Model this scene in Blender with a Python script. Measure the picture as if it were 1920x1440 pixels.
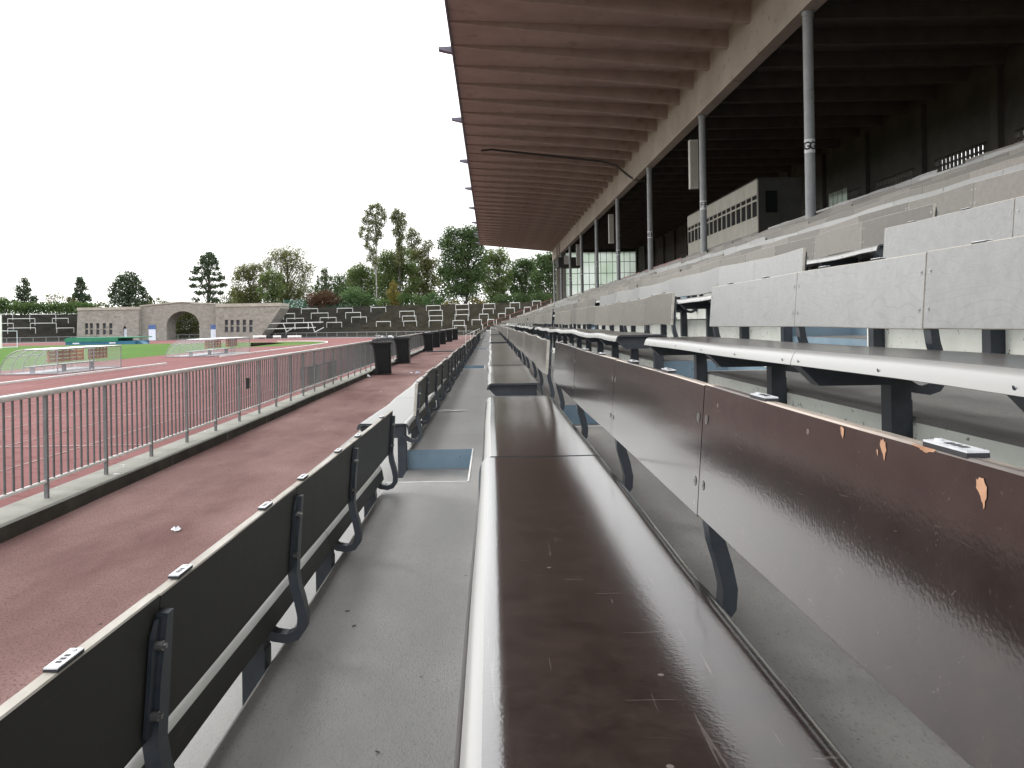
import bpy, bmesh, math, random
from mathutils import Vector, Matrix, noise
random.seed(7)
S = bpy.context.scene
for o in list(bpy.data.objects):
    bpy.data.objects.remove(o)
R = math.radians
# ------------------------------------------------------------------ camera, sky, sun, exposure
# world frame: camera at the origin, +Y along the stand, +Z up
F = 1500.0
ROLL = R(0.9)
cam_d = bpy.data.cameras.new("camera")
cam = bpy.data.objects.new("camera", cam_d)
S.collection.objects.link(cam)
cam.matrix_world = Matrix.Rotation(R(90), 4, 'X') @ Matrix.Rotation(-ROLL, 4, 'Z')
cam_d.sensor_width = 36.0
cam_d.lens = 36.0 * F / 1920.0
# vanishing point of the stand sits at pixel (920, 606) of 1920x1440
cam_d.shift_x = 40.0 / 1920.0
cam_d.shift_y = -114.0 / 1920.0
cam_d.clip_start = 0.02
cam_d.clip_end = 2000
S.camera = cam
S.view_settings.view_transform = 'Standard'
S.view_settings.look = 'None'
S.view_settings.gamma = 1.0
S.view_settings.exposure = 1.3

SUN_EL, SUN_AZ = R(38), R(-62)          # azimuth measured from +Y, negative = towards the field
W = bpy.data.worlds.new("World")
S.world = W
W.use_nodes = True
wn, wl = W.node_tree.nodes, W.node_tree.links
bg = wn['Background']
sky = wn.new('ShaderNodeTexSky'); sky.sky_type = 'NISHITA'; sky.sun_disc = False
sky.sun_elevation = SUN_EL; sky.sun_rotation = SUN_AZ % (2 * math.pi)
sky.air_density = 1.5; sky.dust_density = 3.0
tc = wn.new('ShaderNodeTexCoord')
nz = wn.new('ShaderNodeTexNoise'); nz.inputs['Scale'].default_value = 2.2; nz.inputs['Detail'].default_value = 5
wl.new(tc.outputs['Generated'], nz.inputs['Vector'])
cr = wn.new('ShaderNodeValToRGB')
cr.color_ramp.elements[0].position = 0.32; cr.color_ramp.elements[0].color = (0.30, 0.305, 0.315, 1)
cr.color_ramp.elements[1].position = 0.52; cr.color_ramp.elements[1].color = (1, 1, 1, 1)
wl.new(nz.outputs['Fac'], cr.inputs['Fac'])
vm = wn.new('ShaderNodeVectorMath'); vm.operation = 'SCALE'; vm.inputs['Scale'].default_value = 10.5
wl.new(cr.outputs['Color'], vm.inputs[0])
mx = wn.new('ShaderNodeMix'); mx.data_type = 'RGBA'; mx.inputs['Factor'].default_value = 0.9
wl.new(sky.outputs['Color'], mx.inputs['A']); wl.new(vm.outputs['Vector'], mx.inputs['B'])
wl.new(mx.outputs['Result'], bg.inputs['Color'])
bg.inputs['Strength'].default_value = 0.12

sd = bpy.data.lights.new("sun", 'SUN'); sd.energy = 0.7; sd.angle = R(20); sd.color = (1, 0.96, 0.9)
so = bpy.data.objects.new("sun", sd); S.collection.objects.link(so)
sdir = Vector((math.sin(SUN_AZ) * math.cos(SUN_EL), math.cos(SUN_AZ) * math.cos(SUN_EL), math.sin(SUN_EL)))
so.rotation_euler = sdir.to_track_quat('Z', 'Y').to_euler()

# ------------------------------------------------------------------ helpers
def pix(u, v):
    x, y = u - 920.0, v - 606.0
    return (x * math.cos(ROLL) - y * math.sin(ROLL), y * math.cos(ROLL) + x * math.sin(ROLL))
def at(u, v, Y):
    x, y = pix(u, v)
    return Vector((x * Y / F, Y, -y * Y / F))
def ground(u, v, Z):
    x, y = pix(u, v)
    Y = -Z * F / y
    return Vector((x * Y / F, Y, Z))

class MB:
    def __init__(s):
        s.v, s.f, s.m = [], [], []
    def face(s, pts, mi=0):
        i = len(s.v); s.v.extend([tuple(p) for p in pts]); s.f.append(tuple(range(i, i + len(pts)))); s.m.append(mi)
    def box(s, a, b, mi=0):
        x0, y0, z0 = a; x1, y1, z1 = b
        i = len(s.v)
        s.v += [(x0,y0,z0),(x1,y0,z0),(x1,y1,z0),(x0,y1,z0),(x0,y0,z1),(x1,y0,z1),(x1,y1,z1),(x0,y1,z1)]
        for q in ((3,2,1,0),(4,5,6,7),(0,1,5,4),(1,2,6,5),(2,3,7,6),(3,0,4,7)):
            s.f.append(tuple(i + j for j in q)); s.m.append(mi)
    def prism(s, poly, axis, a, b, mi=0, capm=None):
        """extrude closed 2-D polygon along axis (0 x,1 y,2 z)"""
        def mk(p, t):
            if axis == 0: return (t, p[0], p[1])
            if axis == 1: return (p[0], t, p[1])
            return (p[0], p[1], t)
        i = len(s.v); n = len(poly)
        s.v += [mk(p, a) for p in poly] + [mk(p, b) for p in poly]
        for k in range(n):
            s.f.append((i + k, i + (k + 1) % n, i + n + (k + 1) % n, i + n + k)); s.m.append(mi)
        cm = mi if capm is None else capm
        s.f.append(tuple(i + k for k in range(n))[::-1]); s.m.append(cm)
        s.f.append(tuple(i + n + k for k in range(n))); s.m.append(cm)
    def tube(s, pts, r, n=8, mi=0, caps=True):
        pts = [Vector(p) for p in pts]
        rs = r if isinstance(r, (list, tuple)) else [r] * len(pts)
        i0 = len(s.v)
        for k, p in enumerate(pts):
            d = (pts[min(k + 1, len(pts) - 1)] - pts[max(k - 1, 0)])
            if d.length < 1e-9: d = Vector((0, 0, 1))
            d.normalize()
            up = Vector((0, 0, 1)) if abs(d.z) < 0.9 else Vector((0, 1, 0))
            a = d.cross(up).normalized(); b = a.cross(d).normalized()
            for j in range(n):
                t = 2 * math.pi * (j + .5) / n
                s.v.append(tuple(p + (a * math.cos(t) + b * math.sin(t)) * rs[k]))
        for k in range(len(pts) - 1):
            for j in range(n):
                a0 = i0 + k * n + j; a1 = i0 + k * n + (j + 1) % n
                s.f.append((a0, a1, a1 + n, a0 + n)); s.m.append(mi)
        if caps:
            s.f.append(tuple(i0 + j for j in range(n))[::-1]); s.m.append(mi)
            e = i0 + (len(pts) - 1) * n
            s.f.append(tuple(e + j for j in range(n))); s.m.append(mi)
    def build(s, name, mats, parent=None, base=(0, 0, 0), smooth=False, fix=True):
        me = bpy.data.meshes.new(name)
        bx = Vector(base)
        me.from_pydata([tuple(Vector(p) - bx) for p in s.v], [], s.f)
        if not isinstance(mats, (list, tuple)): mats = [mats]
        for m in mats: me.materials.append(m)
        me.polygons.foreach_set('material_index', s.m)
        if fix:
            bm = bmesh.new(); bm.from_mesh(me)
            bmesh.ops.recalc_face_normals(bm, faces=bm.faces)
            bm.to_mesh(me); bm.free()
        if smooth:
            me.shade_smooth() if hasattr(me, 'shade_smooth') else None
            try: me.set_sharp_from_angle(angle=R(40))
            except Exception: pass
        o = bpy.data.objects.new(name, me)
        S.collection.objects.link(o)
        if parent is not None: o.parent = parent
        else: o.location = bx
        return o

def tag(o, label, cat, group=None):
    o['label'] = label; o['category'] = cat
    if group: o['group'] = group
    return o
def struct(o):
    o['kind'] = 'structure'; return o
def empty(name, loc, label, cat, group=None):
    o = bpy.data.objects.new(name, None); S.collection.objects.link(o)
    o.location = loc; o.empty_display_size = 0.1
    return tag(o, label, cat, group)
def inst(src, parent, loc=None, name=None):
    c = src.copy(); S.collection.objects.link(c); c.parent = parent
    if loc is not None: c.location = loc
    return c

# ------------------------------------------------------------------ materials
def mat(name, c1, c2=None, scale=5.0, rough=0.6, rough2=None, spec=0.5, bump=0.0, bscale=None, detail=6,
        stretch=(1, 1, 1), metallic=0.0, c3=None, s3=40.0, t3=0.62, coat=0.0, lo=0.35, hi=0.65, w3=0.05):
    m = bpy.data.materials.new(name); m.use_nodes = True
    n, l = m.node_tree.nodes, m.node_tree.links
    b = n['Principled BSDF']
    b.inputs['Roughness'].default_value = rough
    b.inputs['Specular IOR Level'].default_value = spec
    b.inputs['Metallic'].default_value = metallic
    if coat:
        b.inputs['Coat Weight'].default_value = coat; b.inputs['Coat Roughness'].default_value = 0.2
    t = n.new('ShaderNodeTexCoord'); mp = n.new('ShaderNodeMapping'); mp.inputs['Scale'].default_value = stretch
    l.new(t.outputs['Object'], mp.inputs['Vector'])
    col = None
    if c2 is None:
        b.inputs['Base Color'].default_value = (*c1, 1)
    else:
        nz = n.new('ShaderNodeTexNoise'); nz.inputs['Scale'].default_value = scale; nz.inputs['Detail'].default_value = detail
        nz.inputs['Roughness'].default_value = 0.65
        l.new(mp.outputs[0], nz.inputs['Vector'])
        r = n.new('ShaderNodeValToRGB')
        r.color_ramp.elements[0].position = lo; r.color_ramp.elements[0].color = (*c1, 1)
        r.color_ramp.elements[1].position = hi; r.color_ramp.elements[1].color = (*c2, 1)
        l.new(nz.outputs['Fac'], r.inputs['Fac']); col = r.outputs['Color']
        if c3 is not None:
            n3 = n.new('ShaderNodeTexNoise'); n3.inputs['Scale'].default_value = s3; n3.inputs['Detail'].default_value = 4
            l.new(mp.outputs[0], n3.inputs['Vector'])
            r3 = n.new('ShaderNodeValToRGB'); r3.color_ramp.elements[0].position = t3; r3.color_ramp.elements[1].position = t3 + w3
            l.new(n3.outputs['Fac'], r3.inputs['Fac'])
            mm = n.new('ShaderNodeMix'); mm.data_type = 'RGBA'
            l.new(r3.outputs['Color'], mm.inputs['Factor']); l.new(col, mm.inputs['A']); mm.inputs['B'].default_value = (*c3, 1)
            col = mm.outputs['Result']
        l.new(col, b.inputs['Base Color'])
        if rough2 is not None:
            mr = n.new('ShaderNodeMapRange'); mr.inputs['To Min'].default_value = rough; mr.inputs['To Max'].default_value = rough2
            mr.inputs['From Min'].default_value = 0.3; mr.inputs['From Max'].default_value = 0.7
            l.new(nz.outputs['Fac'], mr.inputs['Value']); l.new(mr.outputs[0], b.inputs['Roughness'])
    if bump:
        bn = n.new('ShaderNodeTexNoise'); bn.inputs['Scale'].default_value = bscale or scale * 6; bn.inputs['Detail'].default_value = 4
        l.new(mp.outputs[0], bn.inputs['Vector'])
        bp = n.new('ShaderNodeBump'); bp.inputs['Strength'].default_value = bump; bp.inputs['Distance'].default_value = 0.004
        l.new(bn.outputs['Fac'], bp.inputs['Height']); l.new(bp.outputs[0], b.inputs['Normal'])
    return m

def ply(name, base, base2, rough, scratch, spec=0.5, grain=0.0, bump=0.05, coat=0.0, cior=1.6, crough=.1, tonev=.14):
    """film-faced plywood: cloudy tone, fine speckle, thin scratches, wood rings if grain"""
    m = bpy.data.materials.new(name); m.use_nodes = True
    n, l = m.node_tree.nodes, m.node_tree.links
    b = n['Principled BSDF']; b.inputs['Specular IOR Level'].default_value = spec
    if coat:
        b.inputs['Coat Weight'].default_value = coat; b.inputs['Coat Roughness'].default_value = crough; b.inputs['Coat IOR'].default_value = cior
    t = n.new('ShaderNodeTexCoord')
    inf = n.new('ShaderNodeObjectInfo')
    ad = n.new('ShaderNodeVectorMath'); ad.operation = 'MULTIPLY_ADD'
    cx = n.new('ShaderNodeCombineXYZ'); l.new(inf.outputs['Random'], cx.inputs[0]); l.new(inf.outputs['Random'], cx.inputs[2])
    l.new(cx.outputs[0], ad.inputs[0]); ad.inputs[1].default_value = (9, 0, 17); l.new(t.outputs['Object'], ad.inputs[2])
    vec = ad.outputs[0]
    n1 = n.new('ShaderNodeTexNoise'); n1.inputs['Scale'].default_value = 20; n1.inputs['Detail'].default_value = 10; n1.inputs['Roughness'].default_value = .78
    l.new(vec, n1.inputs['Vector'])
    r1 = n.new('ShaderNodeValToRGB'); r1.color_ramp.elements[0].position = .35; r1.color_ramp.elements[1].position = .68
    r1.color_ramp.elements[0].color = (*base, 1); r1.color_ramp.elements[1].color = (*base2, 1)
    l.new(n1.outputs['Fac'], r1.inputs['Fac']); col = r1.outputs['Color']
    # scratches: two stretched, distorted noises thresholded to thin lines
    for k, (sc, rot) in enumerate((((2.2, 60, 60), 0.75), ((60, 2.6, 60), -0.5))):
        mp = n.new('ShaderNodeMapping'); mp.inputs['Scale'].default_value = sc; mp.inputs['Rotation'].default_value = (0, 0, rot)
        l.new(vec, mp.inputs['Vector'])
        ns = n.new('ShaderNodeTexNoise'); ns.inputs['Scale'].default_value = 1.6; ns.inputs['Detail'].default_value = 1.5; ns.inputs['Distortion'].default_value = 2.2
        l.new(mp.outputs[0], ns.inputs['Vector'])
        rs = n.new('ShaderNodeValToRGB')
        rs.color_ramp.elements[0].position = .715; rs.color_ramp.elements[0].color = (0, 0, 0, 1)
        rs.color_ramp.elements[1].position = .76; rs.color_ramp.elements[1].color = (scratch, scratch, scratch, 1)
        l.new(ns.outputs['Fac'], rs.inputs['Fac'])
        mm = n.new('ShaderNodeMix'); mm.data_type = 'RGBA'
        l.new(rs.outputs['Color'], mm.inputs['Factor']); l.new(col, mm.inputs['A']); mm.inputs['B'].default_value = (.32, .29, .27, 1)
        col = mm.outputs['Result']
    # white specks
    vo = n.new('ShaderNodeTexVoronoi'); vo.inputs['Scale'].default_value = 14; l.new(vec, vo.inputs['Vector'])
    rv = n.new('ShaderNodeValToRGB'); rv.color_ramp.elements[0].position = .035; rv.color_ramp.elements[0].color = (1, 1, 1, 1)
    rv.color_ramp.elements[1].position = .05; rv.color_ramp.elements[1].color = (0, 0, 0, 1)
    l.new(vo.outputs['Distance'], rv.inputs['Fac'])
    mu = n.new('ShaderNodeMath'); mu.operation = 'MULTIPLY'; mu.inputs[1].default_value = min(.8, scratch * 2)
    l.new(rv.outputs['Color'], mu.inputs[0])
    mm = n.new('ShaderNodeMix'); mm.data_type = 'RGBA'
    l.new(mu.outputs[0], mm.inputs['Factor']); l.new(col, mm.inputs['A']); mm.inputs['B'].default_value = (.4, .37, .34, 1)
    col = mm.outputs['Result']
    tone = n.new('ShaderNodeMapRange'); tone.inputs['To Min'].default_value = 1 - tonev; tone.inputs['To Max'].default_value = 1 + tonev
    geo = n.new('ShaderNodeNewGeometry'); ad1 = n.new('ShaderNodeMath'); ad1.operation = 'ADD'; fr1 = n.new('ShaderNodeMath'); fr1.operation = 'FRACT'
    l.new(geo.outputs['Random Per Island'], ad1.inputs[0]); l.new(inf.outputs['Random'], ad1.inputs[1]); l.new(ad1.outputs[0], fr1.inputs[0])
    l.new(fr1.outputs[0], tone.inputs['Value'])
    tv = n.new('ShaderNodeVectorMath'); tv.operation = 'SCALE'
    l.new(col, tv.inputs[0]); l.new(tone.outputs[0], tv.inputs['Scale']); col = tv.outputs['Vector']
    if grain:
        mp = n.new('ShaderNodeMapping'); mp.inputs['Scale'].default_value = (1, 1.6, 6); mp.inputs['Rotation'].default_value = (.06, 0, 0)
        l.new(vec, mp.inputs['Vector'])
        wv = n.new('ShaderNodeTexNoise'); wv.inputs['Scale'].default_value = 1.1; wv.inputs['Detail'].default_value = 2.5; wv.inputs['Distortion'].default_value = .6
        l.new(mp.outputs[0], wv.inputs['Vector'])
        mu2 = n.new('ShaderNodeMath'); mu2.operation = 'MULTIPLY'; mu2.inputs[1].default_value = 26
        l.new(wv.outputs['Fac'], mu2.inputs[0])
        fr = n.new('ShaderNodeMath'); fr.operation = 'FRACT'; l.new(mu2.outputs[0], fr.inputs[0])
        rg = n.new('ShaderNodeValToRGB'); rg.color_ramp.elements[0].position = 0; rg.color_ramp.elements[0].color = (grain, grain, grain, 1)
        rg.color_ramp.elements[1].position = .22; rg.color_ramp.elements[1].color = (0, 0, 0, 1)
        l.new(fr.outputs[0], rg.inputs['Fac'])
        mg = n.new('ShaderNodeMix'); mg.data_type = 'RGBA'; mg.blend_type = 'MULTIPLY'
        l.new(rg.outputs['Color'], mg.inputs['Factor']); l.new(col, mg.inputs['A']); mg.inputs['B'].default_value = (.45, .43, .40, 1)
        col = mg.outputs['Result']
    l.new(col, b.inputs['Base Color'])
    mr = n.new('ShaderNodeMapRange'); mr.inputs['From Min'].default_value = .3; mr.inputs['From Max'].default_value = .7
    mr.inputs['To Min'].default_value = rough; mr.inputs['To Max'].default_value = rough + .08
    l.new(n1.outputs['Fac'], mr.inputs['Value']); l.new(mr.outputs[0], b.inputs['Roughness'])
    nb = n.new('ShaderNodeTexNoise'); nb.inputs['Scale'].default_value = 230; nb.inputs['Detail'].default_value = 3
    l.new(vec, nb.inputs['Vector'])
    bp = n.new('ShaderNodeBump'); bp.inputs['Strength'].default_value = bump; bp.inputs['Distance'].default_value = .002
    l.new(nb.outputs['Fac'], bp.inputs['Height']); l.new(bp.outputs[0], b.inputs['Normal'])
    if coat: l.new(bp.outputs[0], b.inputs['Coat Normal'])
    return m

def leafmat(name, c1, c2, trans=0.35):
    m = bpy.data.materials.new(name); m.use_nodes = True
    n, l = m.node_tree.nodes, m.node_tree.links
    out = n['Material Output']; n.remove(n['Principled BSDF'])
    t = n.new('ShaderNodeTexCoord'); nz = n.new('ShaderNodeTexNoise'); nz.inputs['Scale'].default_value = .45; nz.inputs['Detail'].default_value = 5
    l.new(t.outputs['Object'], nz.inputs['Vector'])
    r = n.new('ShaderNodeValToRGB'); r.color_ramp.elements[0].position = .35; r.color_ramp.elements[1].position = .66
    r.color_ramp.elements[0].color = (*c1, 1); r.color_ramp.elements[1].color = (*c2, 1)
    l.new(nz.outputs['Fac'], r.inputs['Fac'])
    d = n.new('ShaderNodeBsdfDiffuse'); tr = n.new('ShaderNodeBsdfTranslucent'); mx = n.new('ShaderNodeMixShader')
    l.new(r.outputs['Color'], d.inputs['Color']); l.new(r.outputs['Color'], tr.inputs['Color'])
    mx.inputs[0].default_value = trans
    l.new(d.outputs[0], mx.inputs[1]); l.new(tr.outputs[0], mx.inputs[2]); l.new(mx.outputs[0], out.inputs['Surface'])
    return m

def clearmat(name, col, opacity, rough=.15):
    m = bpy.data.materials.new(name); m.use_nodes = True
    n, l = m.node_tree.nodes, m.node_tree.links
    out = n['Material Output']; b = n['Principled BSDF']
    b.inputs['Base Color'].default_value = (*col, 1); b.inputs['Roughness'].default_value = rough
    tr = n.new('ShaderNodeBsdfTransparent'); mx = n.new('ShaderNodeMixShader'); mx.inputs[0].default_value = opacity
    l.new(tr.outputs[0], mx.inputs[1]); l.new(b.outputs[0], mx.inputs[2]); l.new(mx.outputs[0], out.inputs['Surface'])
    return m

M = {}
M['ply_dark'] = ply('dark_brown_plywood', (.0110, .0078, .0070), (.030, .0215, .0190), .3, .15, spec=.05, coat=1.0, cior=1.9, bump=.06, crough=.12)
M['ply_back'] = ply('dark_brown_backrest', (.0135, .0092, .0082), (.0275, .0188, .0168), .3, .12, spec=.05, coat=1.0, cior=1.68, bump=.05, crough=.12)
M['ply_matt'] = ply('dark_matt_backrest', (.012, .0115, .011), (.020, .019, .018), .5, .06, spec=.3)
M['ply_semi'] = ply('worn_brown_plywood', (.045, .038, .033), (.075, .066, .057), .26, .2, spec=.6, coat=.35)
M['ply_silver'] = ply('silver_grey_plywood', (.150, .155, .158), (.205, .21, .21), .30, .14, spec=.5, grain=.30)
M['ply_stain'] = ply('stained_grey_plywood', (.050, .046, .038), (.115, .108, .092), .38, .3, spec=.4, grain=.3, tonev=.30)
M['ply_tan'] = ply('weathered_tan_plywood', (.088, .081, .071), (.135, .126, .112), .42, .15, spec=.4, grain=.35, tonev=.30)
M['ply_pale'] = ply('bleached_sheen_plywood', (.24, .24, .23), (.32, .32, .31), .33, .15, spec=.5, tonev=.30)
M['ply_red'] = ply('red_painted_plywood', (.16, .035, .032), (.22, .06, .055), .4, .2, spec=.4)
M['lip'] = mat('sky_highlight_seat_edge', (.215, .215, .21), (.25, .25, .245), scale=3, rough=.26, rough2=.30, spec=.6, stretch=(1, .3, 1))  # sky highlight on the seat lip painted as a pale colour
M['lip_rear'] = mat('sky_glint_rear_edge', (.50, .50, .48), (.60, .60, .58), scale=6, rough=.25, spec=.6, stretch=(1, .3, 1))  # skylight caught by the rear lip, painted near-white
M['edge_brown'] = mat('worn_brown_board_edge', (.075, .062, .056), (.14, .125, .115), scale=25, rough=.4, stretch=(1, .15, 1), c3=(.36, .31, .265), s3=14, t3=.54)
M['edge'] = mat('raw_plywood_edge', (.30, .28, .24), (.46, .44, .40), scale=30, rough=.6, stretch=(1, .2, 1))
M['barewood'] = mat('bare_wood_chip', (.27, .135, .075), (.38, .22, .135), scale=60, rough=.7)
M['steel_blue'] = mat('blue_black_steel', (.012, .016, .022), (.028, .036, .048), scale=14, rough=.35, rough2=.5, spec=.5)
M['bolt'] = mat('bolt_steel', (.25, .25, .25), rough=.35, metallic=.9)
M['plate'] = mat('white_plate', (.48, .50, .53), (.58, .60, .62), scale=90, rough=.35)
M['ink'] = mat('black_ink', (.015, .015, .02), rough=.6)
M['tread'] = mat('grey_tread_concrete', (.170, .168, .163), (.275, .272, .264), scale=1.5, rough=.42, rough2=.62, spec=.4, bump=.3, bscale=170,
                 c3=(.14, .139, .135), s3=150, t3=.56, w3=.16, detail=10, stretch=(1.6, .8, 1))
M['riser'] = mat('pale_riser_concrete', (.56, .59, .545), (.68, .70, .66), scale=3.5, rough=.8, bump=.3, bscale=60, c3=(.20, .21, .19), s3=35, t3=.64, detail=8)
M['blue'] = mat('blue_grey_paint', (.125, .19, .245), (.16, .23, .285), scale=7, rough=.6, c3=(.09, .13, .165), s3=28, t3=.65)
M['whiteline'] = mat('white_paint', (.55, .55, .54), (.72, .72, .70), scale=12, rough=.6)
M['lane'] = mat('worn_lane_paint', (.24, .15, .145), (.36, .27, .26), scale=3, rough=.8, spec=.1)
M['path'] = mat('red_path_surface', (.118, .064, .060), (.235, .150, .140), scale=.55, rough=.95, spec=.12, bump=.5, bscale=90, c3=(.088, .050, .048), s3=75, t3=.52, w3=.16, detail=12, stretch=(1.4, .6, 1))
M['track'] = mat('red_track', (.150, .066, .065), (.195, .092, .090), scale=.18, rough=.95, spec=.1, c3=(.135, .056, .056), s3=6, t3=.58, detail=8)
M['grass'] = mat('mown_grass', (.048, .110, .014), (.066, .138, .020), scale=.12, rough=.95, spec=.08, detail=8, c3=(.05, .115, .02), s3=3, t3=.55)
M['earth'] = mat('rough_ground', (.06, .07, .03), (.10, .10, .05), scale=.1, rough=.95)
M['kerb'] = mat('kerb_concrete', (.17, .175, .15), (.25, .25, .225), scale=3, rough=.85, c3=(.6, .6, .58), s3=9, t3=.70, bump=.3, w3=.02)
M['moss_shade'] = mat('shaded_algae_concrete', (.020, .019, .015), (.055, .052, .042), scale=2.5, rough=.9, bump=.4, bscale=30)  # kerb face: shade mixed into the colour along with algae
M['outer'] = mat('outer_paving', (.17, .18, .19), (.22, .23, .24), scale=.8, rough=.9)
M['galv'] = mat('galvanised_steel', (.125, .13, .132), (.18, .185, .187), scale=12, rough=.5, metallic=.15, spec=.4)
M['picket'] = mat('dull_picket_steel', (.085, .09, .09), (.13, .135, .135), scale=9, rough=.6, spec=.3)
M['rail_top'] = mat('bare_handrail_steel', (.55, .55, .53), (.68, .68, .66), scale=8, rough=.35)
M['white_rail'] = mat('light_whitened_steel', (.62, .62, .60), (.78, .78, .77), scale=2, rough=.5)
M['barrier'] = mat('chalky_barrier_paint', (.42, .43, .415), (.55, .56, .545), scale=1.5, rough=.7, spec=.2)
M['terr_dark'] = mat('dark_terrace_earth', (.024, .0235, .0205), (.046, .044, .037), scale=.5, rough=.97, spec=.1, c3=(.06, .055, .045), s3=3.5, t3=.66, detail=10)
M['terr_brown'] = mat('brown_terrace_earth', (.030, .028, .021), (.060, .054, .041), scale=.6, rough=.97, spec=.1, c3=(.13, .12, .10), s3=5, t3=.66, detail=10)
M['bin'] = mat('black_bin_plastic', (.006, .0065, .008), (.009, .0095, .011), scale=9, rough=.5, spec=.22)
M['tyre'] = mat('bin_wheel_rubber', (.006, .006, .006), rough=.8)
M['roof'] = mat('roof_concrete', (.315, .252, .228), (.385, .313, .285), scale=.7, rough=.85, detail=8, c3=(.27, .205, .182), s3=2, t3=.58, w3=.15)
M['beam'] = mat('beam_concrete', (.29, .255, .215), (.37, .33, .285), scale=.6, rough=.8, c3=(.21, .18, .15), s3=3, t3=.62, w3=.1)
M['roof_rear'] = mat('shade_dark_rear_soffit', (.085, .074, .062), (.13, .115, .098), scale=.7, rough=.9)  # shade under the rear roof painted as a darker soffit colour
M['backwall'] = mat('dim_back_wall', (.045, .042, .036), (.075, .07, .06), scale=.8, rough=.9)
M['column'] = mat('grey_column_paint', (.20, .215, .225), (.26, .275, .285), scale=3, rough=.45, c3=(.14, .15, .155), s3=7, t3=.68)
M['fascia'] = mat('roof_edge_metal', (.10, .09, .13), (.15, .14, .18), scale=2, rough=.5)
M['pier'] = mat('end_pier_concrete', (.24, .225, .20), (.30, .28, .25), scale=1.2, rough=.8)
M['cream'] = mat('cream_cabin_panel', (.36, .355, .31), (.45, .44, .395), scale=1.5, rough=.6)
M['cabin_dark'] = mat('cabin_side_panel', (.030, .030, .028), (.045, .045, .041), scale=2, rough=.8)
M['darkglass'] = mat('dark_window_glass', (.010, .011, .012), rough=.6, spec=.05)
M['gateglass'] = mat('grey_gatehouse_glass', (.045, .055, .07), (.08, .09, .11), scale=.8, rough=.3, spec=.3)
M['speaker'] = mat('white_speaker_case', (.50, .50, .47), (.6, .6, .57), scale=4, rough=.6)
M['pipe'] = mat('dark_conduit', (.03, .028, .026), rough=.6)
M['stone'] = mat('rubble_stone', (.195, .186, .166), (.285, .272, .242), scale=1.3, rough=.95, spec=.1, c3=(.13, .122, .108), s3=2.2, t3=.60, detail=8, stretch=(1, 1, 1.8), w3=.12)
M['stonecap'] = mat('stone_coping', (.27, .25, .21), (.36, .34, .29), scale=1, rough=.9)
M['bluepaint'] = mat('blue_door_paint', (.05, .10, .25), (.07, .13, .30), scale=3, rough=.5)
M['whitepaint'] = mat('white_door_paint', (.55, .60, .70), (.64, .68, .76), scale=3, rough=.5)
M['dug_frame'] = mat('dugout_aluminium', (.24, .24, .27), (.32, .32, .35), scale=6, rough=.45, metallic=.3)
M['dug_clear'] = clearmat('clear_polycarbonate', (.62, .66, .64), .20)
M['dug_roof'] = mat('white_polycarbonate', (.7, .71, .72), (.82, .82, .82), scale=2, rough=.3)
M['orangewood'] = mat('orange_brown_slats', (.32, .10, .035), (.44, .17, .07), scale=8, rough=.6)
M['matgreen'] = mat('green_mat_cover', (.012, .14, .075), (.02, .18, .10), scale=1, rough=.6)
M['matblue'] = mat('blue_mat_foam', (.012, .095, .17), (.02, .13, .22), scale=1, rough=.6)
M['paper'] = mat('white_litter', (.58, .60, .64), (.75, .77, .8), scale=20, rough=.7)
M['bag'] = clearmat('pale_plastic_bag', (.55, .62, .75), .7, .3)
M['bark'] = mat('tree_bark', (.035, .03, .024), (.07, .06, .05), scale=3, rough=.95)
M['birchbark'] = mat('birch_bark', (.20, .195, .18), (.32, .31, .29), scale=1.5, rough=.9, c3=(.05, .05, .05), s3=2, t3=.62)
M['netgreen'] = clearmat('green_mesh', (.03, .10, .07), .55, .9)
def translucent(name, c1, c2, scale):
    m = leafmat(name, c1, c2, .75)
    return m
M['glazing'] = translucent('milky_glazing', (.70, .78, .70), (.86, .90, .88), 1)

# ------------------------------------------------------------------ stand geometry constants
P_ROW = .806
T1 = -.79                      # tread level of the row the camera looks along
KMAX = 10
NB = 9                         # seating blocks along the stand
def Hh(k): return .2665 * k if k <= 5 else .2665 * 5 + .30 * (k - 5)
def tz(k): return T1 + Hh(k)
def rx(k): return -.537 + P_ROW * k
def aisle(i): return (4.0 + 10 * i, 5.04 + 10 * i)
Y_END = 94.0
Y_NEAR = -4.0
ZP = -1.52                     # path level
ZT = -2.1                      # track level

# ------------------------------------------------------------------ ground, track, grass
def sheet(name, x0, x1, y0, y1, z, m, nx=1, ny=1):
    b = MB()
    for i in range(nx):
        for j in range(ny):
            xa, xb = x0 + (x1 - x0) * i / nx, x0 + (x1 - x0) * (i + 1) / nx
            ya, yb = y0 + (y1 - y0) * j / ny, y0 + (y1 - y0) * (j + 1) / ny
            b.face([(xa, ya, z), (xb, ya, z), (xb, yb, z), (xa, yb, z)])
    return struct(b.build(name, m))
sheet('ground', -900, 900, -300, 1400, ZT - .05, M['earth'])
CX, CY = -48.0, 70.0           # centre of the far bend
def bend(r, deg): return (CX + r * math.sin(R(deg)), CY + r * math.cos(R(deg)))
b = MB()
pts = [(-4.0, -60), (-4.0, CY)] + [bend(72, a) for a in range(36, -91, -3)] + [(-120, CY), (-120, -60)]
b.face([(x, y, ZT) for x, y in pts]); struct(b.build('track', M['track'], fix=False))
b = MB()
for a in range(40, -90, -2):
    p0, p1, q1, q0 = bend(71.5, a), bend(71.5, a - 2), bend(76.5, a - 2), bend(76.5, a)
    b.face([(*p0, ZT + .004), (*q0, ZT + .004), (*q1, ZT + .004), (*p1, ZT + .004)])
struct(b.build('outer_paving', M['outer']))
b = MB()
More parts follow.
